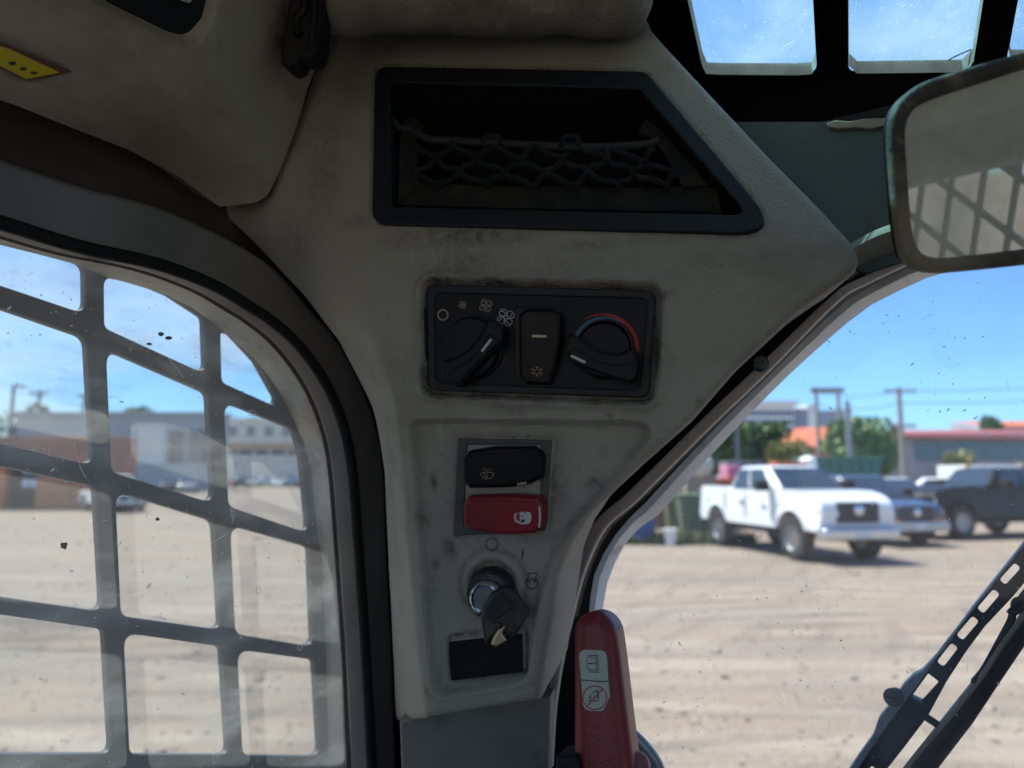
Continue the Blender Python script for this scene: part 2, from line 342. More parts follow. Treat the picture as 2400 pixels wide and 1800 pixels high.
def cabbox(name, a0, a1, b0, b1, z0, z1, m, parent=None, bevel=0):
    me = boxmesh([(a0, a1, b0, b1, z0, z1)])
    me.transform(Matrix(((fd.x, rd.x, 0, C.x), (fd.y, rd.y, 0, C.y), (0, 0, 1, C.z), (0, 0, 0, 1))))
    me.flip_normals(); return link(name, me, m, parent, bevel=bevel)
# signed distances
def sdpoly(U, W_, poly):
    P = np.array(poly, float); Q = np.roll(P, -1, 0); d = np.full(U.shape, 1e9); ins = np.zeros(U.shape, bool)
    for (ax, ay), (bx, by) in zip(P, Q):
        ex, ey = bx-ax, by-ay; l = ex*ex+ey*ey+1e-18; t = np.clip(((U-ax)*ex+(W_-ay)*ey)/l, 0, 1)
        d = np.minimum(d, np.hypot(U-ax-t*ex, W_-ay-t*ey))
        c = ((ay > W_) != (by > W_)) & (U < (bx-ax)*(W_-ay)/(by-ay+1e-18)+ax); ins ^= c
    return np.where(ins, -d, d)
def sdline(U, W_, line):
    """signed distance to an open polyline, positive on its right-hand side when walking along it"""
    P = np.array(line, float); d = np.full(U.shape, 1e9); s = np.zeros(U.shape)
    n = len(P)-1
    for i in range(n):
        (ax, ay), (bx, by) = P[i], P[i+1]; ex, ey = bx-ax, by-ay; l = ex*ex+ey*ey; t = ((U-ax)*ex+(W_-ay)*ey)/l
        t = np.clip(t, -1e9 if i == 0 else 0, 1e9 if i == n-1 else 1); dd = np.hypot(U-ax-t*ex, W_-ay-t*ey)
        cr_ = (ex*(W_-ay)-ey*(U-ax)); m = dd < d; d = np.where(m, dd, d); s = np.where(m, -np.sign(cr_), s)
    return d*s
def smin(a, b, k):
    h = np.clip(.5+.5*(b-a)/k, 0, 1); return b*(1-h)+a*h-k*h*(1-h)
def sst(x, a, b):
    t = np.clip((x-a)/(b-a), 0, 1); return t*t*(3-2*t)
def surf_uv(pl, hf, px, py, wmin=-.22, wmax=.06):
    """pixel -> uv on the relief h=hf(u,v) over pl, by marching along the ray"""
    prev = None; N = 120
    for i in range(N+1):
        wv = wmax+(wmin-wmax)*i/N; u, v = pl.at(wv).uv(px, py); g = wv-float(hf(np.array([u]), np.array([v]))[0])
        if g <= 0:
            if prev is None: return (u, v)
            k = prev[1]/(prev[1]-g); return (prev[0][0]+(u-prev[0][0])*k, prev[0][1]+(v-prev[0][1])*k)
        prev = ((u, v), g)
    return (u, v)
def relief(name, pl, outline, hf, sp, m, parent=None, holes=(), skirt=.05, gf=None):
    O = np.array(outline); lo, hi = O.min(0), O.max(0)
    xs = np.arange(lo[0], hi[0], sp); ys = np.arange(lo[1], hi[1], sp*.866); X, Y = np.meshgrid(xs, ys); X[1::2] += sp/2
    X, Y = X.ravel(), Y.ravel(); k = sdpoly(X, Y, outline) < -sp*.45
    for h in holes: k &= sdpoly(X, Y, h) > sp*.45
    pts = [V(p) for p in zip(X[k], Y[k])]; edges = []
    loops = []
    for lp in [outline]+list(holes):
        D = []; n = len(lp)
        for i in range(n):
            a, b = V(lp[i]), V(lp[(i+1) % n]); c = max(1, int((b-a).length/sp)); D += [a.lerp(b, j/c) for j in range(c)]
        s = len(pts); pts += D; idx = list(range(s, s+len(D))); loops.append(idx); edges += [(idx[i], idx[(i+1) % len(D)]) for i in range(len(D))]
    ov, oe, of, mp_, _, _ = delaunay_2d_cdt(pts, edges, [], 0, 1e-7)
    A = np.array([tuple(v) for v in ov]); T = np.array([f for f in of if len(f) == 3]); cen = A[T].mean(1)
    k = sdpoly(cen[:, 0], cen[:, 1], outline) < 0
    for h in holes: k &= sdpoly(cen[:, 0], cen[:, 1], h) > 0
    T = T[k]; H = hf(A[:, 0], A[:, 1])
    co = [pl.W(A[i, 0], A[i, 1], H[i]) for i in range(len(A))]; fs = [tuple(t) for t in T]
    for li, lp in enumerate(loops):
        inv = {}
        for i, mm in enumerate(mp_):
            for q in mm: inv[q] = i
        ids = [inv[i] for i in lp]; b0 = len(co)
        co += [co[i] - pl.n*(skirt if li == 0 else .012) for i in ids]; n = len(ids)
        for i in range(n): j = (i+1) % n; fs.append((ids[i], b0+i, b0+j, ids[j]) if li == 0 else (ids[i], b0+i, b0+j, ids[j]))
    me = pydata(co, fs)
    if gf is not None:
        g = np.zeros(len(co)); g[:len(A)] = np.clip(gf(A[:, 0], A[:, 1]), 0, 1)
        me.attributes.new('grime', 'FLOAT', 'POINT').data.foreach_set('value', g)
    bm = bmesh.new(); bm.from_mesh(me); bmesh.ops.delete(bm, geom=[v for v in bm.verts if not v.link_faces], context='VERTS')
    bmesh.ops.recalc_face_normals(bm, faces=bm.faces[:]); bm.to_mesh(me); bm.free()
    return link(name, me, m, parent, smooth=50)

# ------------------------------------------------------------------ reference planes of the cab
LW = Pl(C - rd*.45, rd)                       # inner face of the left wall (side window)
FP = Pl(C + fd*.54, -fd)                      # inner face of the front wall (windscreen)
PL_ = Pl(pt(1200, 900, .47), V((-.2425*.996, -.970*.996, -.087)))    # lower facet of the corner trim
uvL = PL_.uv
# ------------------------------------------------------------------ cab shell
FRAME_IN = cr([(0, 524), (181, 579), (362, 619), (497, 669), (588, 723), (623, 745), (687, 799), (752, 885), (795, 979), (820, 1087), (835, 1262), (842, 1358), (855, 1551), (868, 1800)])
FRAME_OUT = cr([(0, 368), (176, 429), (362, 479), (497, 538), (610, 601), (669, 650), (723, 714), (795, 799), (855, 915), (885, 1001), (902, 1108), (910, 1293), (921, 1500), (928, 1688), (931, 1800)])
def close_left(pl, curve, ul, vb, r=.06):
    """close a traced opening edge (top-left to bottom-right) behind and below the camera's view"""
    P = [pl.uv(*p) for p in curve]; a = P[0]; sl_ = (P[0][1]-P[6][1])/(P[0][0]-P[6][0]); vt = a[1]+(ul-a[0])*sl_*.3
    return P + rp([P[-1], (P[-1][0]+.004, vb), (ul, vb), (ul, vt), a], [0, r, r, r, 0])[1:-1]
def jamb_loops(pl, c1, w1, c2, w2, ul, vb, n=110, e=0.0):
    A = resample(close_left(pl.at(w1), c1, ul, vb), n); B = resample(close_left(pl.at(w2), c2, ul+e, vb+e), n)
    return [[pl.W(p[0], p[1], w1) for p in A], [pl.W(p[0], p[1], w2) for p in B]]
UL, VB = -.36, -.62
wl = plate('left_wall', LW.at(-.012), [(-.70, -1.12), (.62, -1.12), (.62, .42), (-.70, .42)], RAIL, holes=[close_left(LW.at(-.012), FRAME_IN, UL, VB)], t=.028, b=0, uv=True)
props(wl, kind='structure')
cabbox('cab_floor', -.72, .60, -.52, .52, -1.16, -1.12, DIRT_F)['kind'] = 'structure'
cabbox('rear_ceiling', -.72, -.0, -.52, .52, .455, .485, INNER)['kind'] = 'structure'
RW = Pl(C + rd*.48, -rd)
cr_w = rp([(-.36, -.55), (.42, -.55), (.42, -.02), (.10, .10), (-.36, .20)], [.12, .12, .1, .3, .12])
props(plate('right_wall', RW, [(-.62, -1.12), (.72, -1.12), (.72, .45), (-.62, .45)], INNER, holes=[cr_w], t=.03, b=0, uv=True), kind='structure')
BW = Pl(C - fd*.68, fd)
props(plate('rear_wall', BW, [(-.52, -1.12), (.52, -1.12), (.52, .47), (-.52, .47)], INNER, holes=[rp([(-.36, -.25), (.36, -.25), (.36, .30), (-.36, .30)], .06)], t=.03, b=0, uv=True), kind='structure')

# ------------------------------------------------------------------ left side window
sw = thing('side_window', LW.W(.1, 0), 'left cab side window in a wide black curved frame, seen through by the steel guard', 'window')
fo = [LW.at(.012).uv(*p) for p in FRAME_OUT]
frame_out = [(UL-.09, fo[0][1]+.02)] + fo + [(fo[-1][0]+.004, VB-.1), (UL-.09, VB-.1)]
plate('window_frame', LW.at(.012), frame_out, STEELB, sw, holes=[close_left(LW.at(.012), FRAME_IN, UL, VB)], t=.0235, b=.004, uv=True, res=3)
SEAL_IN = [(x-6, y+5) for x, y in FRAME_IN]
A = resample(close_left(LW.at(.010), FRAME_IN, UL, VB), 260)
link('seal', curve_mesh([[tuple(LW.W(p[0], p[1], .0115)) for p in A]], 0, 0, '3D', True, 3, .0042), RUB, sw)
PALE_OUT = cr([(0, 536), (172, 587), (300, 627), (430, 668), *Z6((1250, 392), (1450, 545), (1600, 705), (1720, 900), (1800, 1100), (1845, 1300), (1868, 1659)), *Z7((1878, 400), (1897, 900), (1915, 1300), (1932, 1650))])
PALE_IN = cr([(0, 574), *Z6((400, 158), (600, 236), (900, 325), (1100, 432), (1230, 540), (1400, 690), (1530, 865), (1620, 1050), (1690, 1250), (1735, 1659)), *Z7((1750, 400), (1772, 900), (1785, 1300), (1796, 1650))])
ring('rubber_gasket', jamb_loops(LW, FRAME_IN, -.040, PALE_OUT, -.046, UL, VB), GASK, sw)
ring('painted_jamb', jamb_loops(LW, PALE_OUT, -.046, PALE_IN, -.088, UL, VB, e=.01), JAMB, sw)
GL_L = glass('dusty_side_glass', .13, .26, .6, (.90, .955, .95), 0, (1, 1, 3))
po = close_left(LW.at(-.045), [(x+4, y-4) for x, y in PALE_OUT], UL-.01, VB-.01)
plate('pane', LW.at(-.0435), po, GL_L, sw, t=.0004, b=0, uv=True, smooth=0)
# steel guard outside the pane
GP = LW.at(-.0905)
X0 = -118
cells = [
    ([(X0, 500), *Z6((465, 165), (468, 432)), (X0, 628)], [0, 30, 24, 12]),
    ([*Z6((570, 222), (760, 258), (930, 330), (1115, 452), (1127, 762), (573, 508))], [24, 12, 10, 18, 20, 22]),
    ([*Z6((1206, 528), (1262, 540), (1400, 690), (1512, 890), (1496, 932), (1213, 805))], [10, 18, 12, 14, 14, 20]),
    ([(X0, 680), *Z6((472, 562), (512, 1258)), (X0, 1010)], [12, 34, 24, 12]),
    ([*Z6((582, 622), (1138, 864), (1167, 1466), (612, 1294))], [26, 26, 22, 24]),
    ([*Z6((1226, 908), (1606, 1060), (1648, 1205), (1690, 1630), (1250, 1482))], [24, 26, 10, 20, 24]),
    ([(X0, 1066), *Z7((523, 92), (563, 778)), (X0, 1380)], [12, 26, 28, 12]),
    ([*Z7((632, 118), (1172, 282), (1210, 876), (664, 800))], [28, 26, 22, 24]),
    ([*Z7((1260, 303), (1693, 424), (1714, 968), (1288, 898))], [26, 16, 22, 24]),
    ([(X0, 1423), *Z7((572, 875), (612, 1552)), (X0, 1767)], [12, 18, 26, 12]),
    ([*Z7((678, 893), (1214, 968), (1252, 1558), (712, 1556))], [30, 18, 22, 18]),
    ([*Z7((1298, 984), (1720, 1040), (1752, 1566), (1328, 1560))], [28, 14, 24, 18]),
]
gholes = [rp(p, r) for p, r in cells]
cols = [(X0, 240), (285, 520), (560, 752)]
for x0, x1 in cols: gholes.append(rp([(x0, 1842), (x1, 1842), (x1+12, 2100), (x0, 2100)], 20))
guv = [[GP.uv(*p) for p in h] for h in gholes]
# columns behind the photograph's left edge repeat the pitch
up = GP.uv(X0, 900)[0]; pitch = GP.uv(240, 900)[0]-up
for k in range(2):
    for (y0, y1, d0) in ((.10, .0, 0), (-.03, -.15, 0), (-.18, -.30, 0), (-.33, -.46, 0)):
        a = up-pitch*(k+1)+.005; guv.append(rp([(a, y0+.02), (a+pitch*.82, y0), (a+pitch*.82, y1), (a, y1+.02)], .012))
wg = plate('window_guard', GP, [(UL-.1, .2), (GP.uv(600, 600)[0], .2), (GP.uv(900, 900)[0], .12), (GP.uv(900, 900)[0], VB-.05), (UL-.1, VB-.05)], GUARD, holes=guv, t=.008, b=.0013, uv=True)
props(wg, 'dark steel guard plate with large rounded cut-outs outside the left window', 'window guard')

# ------------------------------------------------------------------ front wall, windscreen
K0 = [(2116, 603), (2025, 646), (1950, 690), (1788, 846), (1654, 972), (1555, 1070), (1465, 1158), (1389, 1228), (1345, 1343), (1318, 1450), (1298, 1540), (1286, 1607), (1277, 1680), (1272, 1800)]
K1 = [(2124, 619), (2035, 662), (1962, 706), (1806, 864), (1672, 992), (1576, 1088), (1488, 1176), (1416, 1240), (1367, 1343), (1338, 1450), (1318, 1540), (1306, 1607), (1297, 1680), (1290, 1800)]
K2 = [(2130, 626), (2045, 669), (1970, 715), (1815, 868), (1684, 996), (1590, 1094), (1506, 1186), (1452, 1240), (1394, 1343), (1380, 1450), (1372, 1540), (1369, 1607), (1366, 1680), (1364, 1800)]
K3 = [(x+16, y+20) if y < 1200 else (x+13, y+5) for x, y in [(2141, 636), (2060, 678), (1995, 716), (1838, 854), (1708, 986), (1610, 1092), (1528, 1186), (1466, 1250), (1416, 1343), (1398, 1436), (1390, 1540), (1386, 1607), (1384, 1680), (1382, 1800)]]
def ws_loop(K, wz, e, n=150):
    pl = FP.at(wz); P = [pl.uv(*p) for p in cr(list(reversed(K)), 5)]; a = P[-1]        # bottom-left up to the top
    ur = .42-e; top = [(a[0]+.04, a[1]+.008), (a[0]+.10, a[1]+.013)]; vt = a[1]+.015
    loop = P + top + rp([(top[-1]), (ur, vt), (ur, -.75+e), (P[0][0], -.75+e), P[0]], [0, .1, .08, .06, 0])[1:-1]
    return resample(loop + [loop[0]], n+1)[:-1]
wsl = {k: ws_loop(K, wz, e) for k, K, wz, e in (('K0', K0, .002, -.02), ('K1', K1, 0, 0), ('K2', K2, -.035, .012), ('K3', K3, -.05, .02))}
fw_ = plate('front_wall', FP, [(-.52, -1.12), (.52, -1.12), (.52, .25), (-.52, .25)], RUB, holes=[wsl['K1']], t=.012, b=0, uv=True); props(fw_, kind='structure')
ws = thing('windscreen', FP.W(0, 0), 'large curved front windscreen with a pinkish metal edge strip and white outer frame', 'windscreen')
L3 = lambda k, wz: [FP.W(p[0], p[1], wz) for p in wsl[k]]
ring('rubber_seal', [L3('K1', -.002), L3('K2', -.035)], GASK, ws)
ring('outer_frame', [L3('K2', -.035), L3('K3', -.05)], WHITEF, ws)
K0s = cr(K0, 5); K1s = cr(K1, 5)
plate('edge_strip', FP.at(.006), K0s + list(reversed(K1s)), STRIP, ws, t=.006, b=.0012)
GL_F = glass('dusty_windscreen_glass', .016, .085, .38, (.93, .97, .975), 5, (1, 1, 1), .12)
plate('pane', FP.at(-.0405), wsl['K3'] if False else ws_loop(K2, -.04, .01), GL_F, ws, t=.0004, b=0, uv=True, smooth=0)
for i, (bx, by) in enumerate(((1783, 853), (1307, 1506))):
    M_ = Pl(FP.at(.006).hit(bx, by), V((-.25, -.85, .1)) if i == 0 else V((-.1, -.9, .05))).M()
    bo = link('bolt', lathe([(.0001, .0008), (.0022, .0008), (.0024, .0034), (.0042, .0034), (.0056, .0022), (.0060, .0005), (.0060, -.003)], M_, 24, cap=True), BOLT, ws)
# header panel and dusty sill over the windscreen
hd = plate('header_panel', FP.at(.010), [(1450, 285), (2600, 285), (2600, 560), (2200, 585), (2030, 640), (1900, 600), (1600, 420)], HEADER, t=.008, b=.001)
props(hd, 'grey-green painted steel header panel between the roof window and the windscreen', 'panel')
rag = plate('torn_tape', FP.at(.013), Z3((1135, 672), (1180, 655), (1260, 662), (1330, 648), (1470, 642), (1475, 680), (1420, 690), (1380, 702), (1280, 694), (1190, 700), (1140, 690)), SILL, t=.0025, b=.0006)
props(rag, 'torn strip of dusty tape along the top of the grey-green header, behind the mirror', 'tape')
P1 = cr(Z3((1180, 1380), (1270, 1310), (1380, 1245), (1500, 1200), (1700, 1130), (2000, 1070), (2300, 1040)), 5); P2 = cr(Z3((1240, 1530), (1315, 1478), (1420, 1430), (1540, 1385), (1700, 1330), (2000, 1250), (2300, 1200)), 5)
n = 40; r1, r2 = resample([FP.at(.016).uv(*p) for p in P1], n), resample([FP.at(.008).uv(*p) for p in P2], n)
lo = []
for k, (s, hgt) in enumerate(((0, 0), (.02, .010), (.15, .019), (.4, .022), (.7, .017), (.93, .008), (1, -.002))):
    lo.append([FP.W(a[0]*(1-s)+b_[0]*s, a[1]*(1-s)+b_[1]*s, hgt) for a, b_ in zip(r1, r2)])
props(ring('sill_trim', lo, SILL, closed=False), 'dusty tan rounded sill running over the top of the windscreen', 'trim')

# ------------------------------------------------------------------ roof window
fs = V((fd.x*.948, fd.y*.948, -.319)); ns = -(rd.cross(fs)).normalized()
if ns.z > 0: ns = -ns
SK = Pl(pt(1780, 190, .54), ns, up=fs)
def sk(p): return SK.uv(*p)
rw = thing('roof_window', SK.hit(1900, 100), 'roof window with black steel bars and scratched panes showing blue sky', 'roof window')
H1 = rp([(1490, -560), (1611, 0), (1650, 177), (1915, 179), (1877, -560)], [0, 0, 16, 24, 0])
H2 = rp([(1986, -560), (1989, 175), (2278, 172), (2305, 0), (2400, -560)], [0, 16, 30, 0, 0])
H3 = rp([(2500, -560), (2386, 0), (2358, 150), (2660, 150), (2900, -560)], [0, 0, 16, 20, 0])
def extend_back(H, i, j):      # run the opening back over the operator's head
    P = [sk(p) for p in H]
    for q, k in ((0, 1), (len(P)-1, len(P)-2)):
        s = (-.50-P[k][1])/(P[q][1]-P[k][1]); P[q] = (P[k][0]+(P[q][0]-P[k][0])*s, -.50)
    return P
def skab(a, b):      # cab (forward, right) -> roof plane uv
    p = C + fd*a + rd*b; p.z = SK.o.z - ((p-SK.o).x*SK.n.x + (p-SK.o).y*SK.n.y)/SK.n.z; d = p-SK.o; return (d.dot(SK.u), d.dot(SK.v))
HUV = [extend_back(H1, 0, -1), extend_back(H2, 0, -1), extend_back(H3, 0, -1)]
ro = [skab(-.02, -.54), skab(.625, -.54), skab(.625, .54), skab(-.02, .54)]
plate('roof_frame', SK, ro, ROOFB, rw, holes=HUV, t=.004, b=.0008, uv=True)
for H in HUV:      # pale dusty lip lining each opening
    P = resample(H + [H[0]], 110)[:-1]; cx, cy = np.mean(P, 0)
    Q = [(cx+(x-cx)*.99, cy+(y-cy)*.99) for x, y in P]
    ring('opening_lip', [[SK.W(cx+(x-cx)*.997, cy+(y-cy)*.997, -.0002) for x, y in P], [SK.W(x, y, -.0065) for x, y in Q], [SK.W(x, y, -.0100) for x, y in Q]], LIP, rw)
GL_R = glass('scratched_roof_pane', .13, .26, .8, (.62, .92, 1.0), 11, (1, 1, 1), .35)
plate('pane', SK.at(-.0102), ro, GL_R, rw, t=.004, b=0, uv=True, smooth=0)
scr = cr(Z3((1705, 378), (1760, 352), (1830, 310), (1925, 268)), 8)
strokes('long_scratch', SK.at(-.0100), [scr], 4.5, LIP, rw)

# ------------------------------------------------------------------ corner trim (relief)
vc0, vc1 = uvL(752, 588), uvL(2005, 612); LEAN = .27
sc_ = (vc1[1]-vc0[1])/(vc1[0]-vc0[0])
E2 = [uvL(*p) for p in cr([(520, 425), (620, 478), (752, 583), (830, 700), (895, 850), (925, 960), (942, 1100), (957, 1300), (977, 1500), (1000, 1690), (1012, 1800)], 4)]
u764 = uvL(766, 300)[0]
def h0(u, v):
    hU = -LEAN*(v-(vc0[1]+(u-vc0[0])*sc_)); hL = np.zeros_like(u)
    e2 = -sdline(u, v, E2); r1_ = .24*(u-u764); sl2 = .95+.6*(1-sst(v, -.02, .06)); r2_ = np.where(e2 < 0, sl2, 1.0)*e2
    return smin(smin(hU, hL, .007), smin(r1_, r2_, .012), .009)
OUT = [(772, 10), (1505, 10), (1525, 62), (1557, 99), (1665, 215), (1815, 374), (1922, 481), (1996, 562), (2012, 590), (2016, 612), (2008, 634), (1988, 652), (1944, 680), (1884, 722), (1728, 866), (1622, 988), (1507, 1090), (1440, 1152), (1387, 1206), (1340, 1276), (1309, 1352), (1294, 1450), (1272, 1584), (1262, 1648), (1130, 1668), (1008, 1687), (930, 1695),
       (926, 1640), (917, 1420), (910, 1293), (902, 1108), (885, 1001), (855, 915), (795, 799), (709, 687), (669, 646), (583, 554), (515, 490), (508, 478), (610, 474), (632, 455), (645, 430), (700, 290), (735, 180), (762, 90)]
out_uv = [surf_uv(PL_, h0, *p) for p in OUT]
edge_line = out_uv[0:27]
BIN_OUT = rp([(878, 154), (1514, 166), (1837, 549), (871, 524)], [34, 36, 52, 36])
BIN_IN = rp([(914, 192), (1497, 208), (1752, 503), (917, 483)], [5, 14, 16, 5])
nU = (PL_.n + PL_.v*LEAN - PL_.u*(LEAN*sc_)).normalized(); PU = Pl(PL_.W(*vc0), nU)
def U2L(p, grow=0):
    q = PU.hit(*p)-PL_.o; return (q.dot(PL_.u), q.dot(PL_.v))
bin_hole = [U2L(p) for p in rp([(896, 174), (1505, 188), (1795, 525), (893, 503)], [14, 20, 26, 14])]
CL_OUT = rp([(997, 662), (1543, 680), (1524, 936), (1003, 918)], 26); CL_uv = [uvL(*p) for p in CL_OUT]
SW_AREA = [uvL(*p) for p in rp([*Z5((38, 66), (1335, 78)), *Z5((1060, 395), (875, 600), (770, 770), (700, 950), (665, 1100), (632, 1412), (160, 1500))], [16, 34, 0, 0, 0, 0, 0, 22, 30])]
boss = uvL(*Z5((445, 925))[0]); BLANK = [uvL(*p) for p in rp([*Z5((216, 1210), (620, 1166), (624, 1388), (232, 1438))], 8)]
SWB = [uvL(*p) for p in Z5((268, 142), (776, 156), (742, 640), (246, 672))]
pxm = (PL_.hit(1200, 900)-PL_.hit(1201, 900)).length
def hT(u, v):
    h = h0(u, v)
    d = sdpoly(u, v, CL_uv); h = h - .0060*(1-sst(d, .0004, .0030)) + .0034*np.exp(-((d-.0052)/.0024)**2)
    d = sdpoly(u, v, SW_AREA); h = h - .0060*(1-sst(d, -.0016, .0026)) + .0011*np.exp(-((d-.0034)/.0018)**2)
    r = np.hypot(u-boss[0], v-boss[1]); R = 170*.4461*pxm
    h = h + .0016*np.exp(-((r-R*.86)/.0026)**2) - .0009*np.exp(-((r-R*1.06)/.0018)**2) - .0028*(1-sst(r, R*.60, R*.76))
    d = sdpoly(u, v, BLANK); h = h - .0016*np.exp(-((d-.0004)/.0012)**2) + .0006*np.exp(-((d-.0036)/.0016)**2)
    d = sdpoly(u, v, SWB); h = h - .0012*np.exp(-((d)/.0012)**2)
    d = np.abs(sdline(u, v, edge_line)); rr = .0065; h = h - np.where(d < rr, rr-np.sqrt(np.maximum(rr*rr-(rr-np.minimum(d, rr))**2, 0)), 0)
    # seam ridge that runs beside the windscreen edge on the lower facet
    h = h + .00025*np.sin(u*83+1.3*np.sin(v*61))*np.sin(v*47+u*31)
    return h
def gT(u, v):
    lf = np.clip(.55+.45*np.sin(u*71+1.7*np.sin(v*53))*np.sin(v*88+1.2*np.sin(u*97))+.25*np.sin(u*190+v*140), .1, 1)
    d = sdpoly(u, v, CL_uv); g = .8*lf*np.exp(-((d-.001)/.0030)**2) + .28*lf*np.exp(-(np.maximum(d, 0)/.009)**2)*(d > 0)
    d = sdpoly(u, v, SWB); g = np.maximum(g, .8*lf*np.exp(-(d/.0022)**2)); g = np.maximum(g, .3*np.exp(-(np.maximum(d, 0)/.009)**2)*(d > 0))
    d = sdpoly(u, v, BLANK); g = np.maximum(g, .75*np.exp(-((d-.0006)/.0016)**2))
    d = sdpoly(u, v, SW_AREA); g = np.maximum(g, .4*lf*np.exp(-((d+.0016)/.0022)**2))
    d = sdpoly(u, v, [U2L(p) for p in BIN_OUT]); g = np.maximum(g, .55*np.exp(-(d/.0022)**2))
    r = np.hypot(u-boss[0], v-boss[1]); R = 170*.4461*pxm; g = np.maximum(g, .8*(1-sst(r, R*.55, R*.78))); g = np.maximum(g, .5*np.exp(-((r-R*1.05)/.0018)**2))
    for (px, py), wx, wy, k in (((1090, 552), .034, .009, .75), ((1190, 560), .02, .006, .5), ((1075, 618), .03, .012, .5), ((960, 560), .02, .008, .4), ((1300, 1150), .007, .014, .7), ((1240, 1255), .022, .006, .5), ((1046, 1290), .005, .007, .95), ((1388, 1135), .0045, .0035, .95), ((1010, 1130), .0025, .006, .9), ((1200, 960), .02, .004, .5), ((760, 400), .016, .05, .35), ((690, 560), .02, .02, .35), ((1340, 620), .05, .010, .25), ((1770, 600), .05, .006, .25), ((1000, 1400), .006, .03, .3), ((1014, 1325), .003, .004, .9), ((1285, 935), .003, .002, .8), ((1560, 690), .004, .003, .7), ((1640, 940), .003, .002, .8), ((985, 1215), .003, .006, .6), ((1410, 1060), .003, .003, .6), ((835, 520), .012, .005, .5), ((1400, 572), .03, .004, .45)):
        c = uvL(px, py) if py > 600 else U2L((px, py)); g = np.maximum(g, k*np.exp(-((u-c[0])/wx)**2-((v-c[1])/wy)**2))
    return g
ct = relief('corner_trim', PL_, out_uv, hT, .0017, TRIM, holes=[bin_hole], skirt=.10, gf=gT)
props(ct, 'grey moulded plastic corner trim with brown scuffs holding the bin, heater controls and switches', 'trim panel')
ROOT[ct.name] = ct.location.copy()
# printed ignition marks belong to the trim
LT = PL_.at(-.0058)
strokes('off_mark', LT, [circ(*Z5((455, 707))[0], 14.3, 32)], 2.0, DKI, ct, closed=True)
strokes('run_mark', LT, [Z5((619, 733), (612, 786))], 3.2, DKI, ct)
ec = Z5((664, 909))[0]
eng = [ (ec[0]+14.3*math.cos(math.radians(a)), ec[1]+14.3*math.sin(math.radians(a))) for a in range(-60, 241, 12)]
eng += Z5((645, 872), (647, 860), (690, 858), (689, 874))
strokes('start_mark', LT, [eng], 2.2, DKI, ct, closed=True)
strokes('start_arrow', LT, [circ(ec[0], ec[1]-1, 8.5, 10, 200, 330), [(ec[0]-9.5, ec[1]-8), (ec[0]-8.5, ec[1]-1), (ec[0]-3, ec[1]-3)], [(ec[0]+10, ec[1]-9), (ec[0]+9, ec[1]-2), (ec[0]+3, ec[1]-3)]], 2.4, DKI, ct)
lt = plate('lower_trim', PL_.at(-.06), [(934, 1688), (1290, 1632), (1280, 1900), (1270, 2300), (945, 2300), (938, 1800)], TRIML, t=.02, b=.003)
props(lt, 'grey-green lower trim below the corner panel, left of the red lever', 'trim panel')

# ------------------------------------------------------------------ storage bin and net
sb = thing('storage_bin', PU.hit(1250, 350), 'open black storage bin with a wide slanted frame in the upper corner trim', 'storage bin')
plate('bin_frame', PU.at(.0028), BIN_OUT, BLK, sb, holes=[BIN_IN], t=.005, b=.0012, res=3)
bi = [PU.at(.001).uv(*p) for p in BIN_IN]; c0 = np.mean(bi, 0)
l0 = [PU.W(x, y, .0012) for x, y in bi]; l1 = [PU.W(c0[0]+(x-c0[0])*1.0, c0[1]+(y-c0[1])*1.0, -.03) for x, y in bi]; l2 = [PU.W(c0[0]+(x-c0[0])*.97, c0[1]+(y-c0[1])*.96, -.075) for x, y in bi]
me = None
vs = l0+l1+l2; n = len(bi); fsx = [(k*n+i, k*n+(i+1) % n, (k+1)*n+(i+1) % n, (k+1)*n+i) for k in range(2) for i in range(n)] + [tuple(range(2*n, 3*n))]
link('bin_liner', pydata(vs, fsx), DEEP, sb)
NP = PU.at(-.010)
net = thing('cargo_net', NP.hit(1250, 420), 'black cargo net with webbing borders and elastic cord stretched across the storage bin', 'net')
def band(name, P, wob=.0012, seed=0):
    me = curve_mesh([dedupe([NP.uv(*p) for p in P])], .0022, .0005); bm = bmesh.new(); bm.from_mesh(me)
    bmesh.ops.triangulate(bm, faces=bm.faces[:]); bmesh.ops.subdivide_edges(bm, edges=[e for e in bm.edges if e.calc_length() > .006], cuts=2)
    for v_ in bm.verts: v_.co.z += wob*math.sin(v_.co.x*260+seed)*math.cos(v_.co.y*190+seed*2)
    bm.to_mesh(me); bm.free(); me.transform(NP.M()); return link(name, me, WEB, net)
band('webbing', Z2((430, 704), (520, 700), (900, 716), (1200, 722), (1500, 722), (1770, 715), (1808, 728), (1830, 832), (1500, 822), (1000, 812), (430, 796)))
NP = NP.at(.0026)
band('webbing', Z2((438, 520), (455, 440), (478, 414), (500, 425), (548, 452), (526, 486), (512, 510), (520, 708), (470, 760), (430, 790)), seed=2)
band('webbing', Z2((1500, 422), (1476, 470), (1462, 494), (1520, 506), (1556, 545), (1600, 610), (1660, 720), (1770, 712), (1700, 620), (1610, 520), (1560, 468)), seed=4)
cord = cr(Z2((415, 440), (445, 470), (500, 482), (570, 518), (700, 524), (800, 532), (960, 540), (1150, 550), (1300, 552), (1440, 546), (1520, 536), (1556, 520)), 5)
tube('elastic_cord', [NP.W(*NP.uv(*p), .002) for p in cord], .0028, ELAS, net)
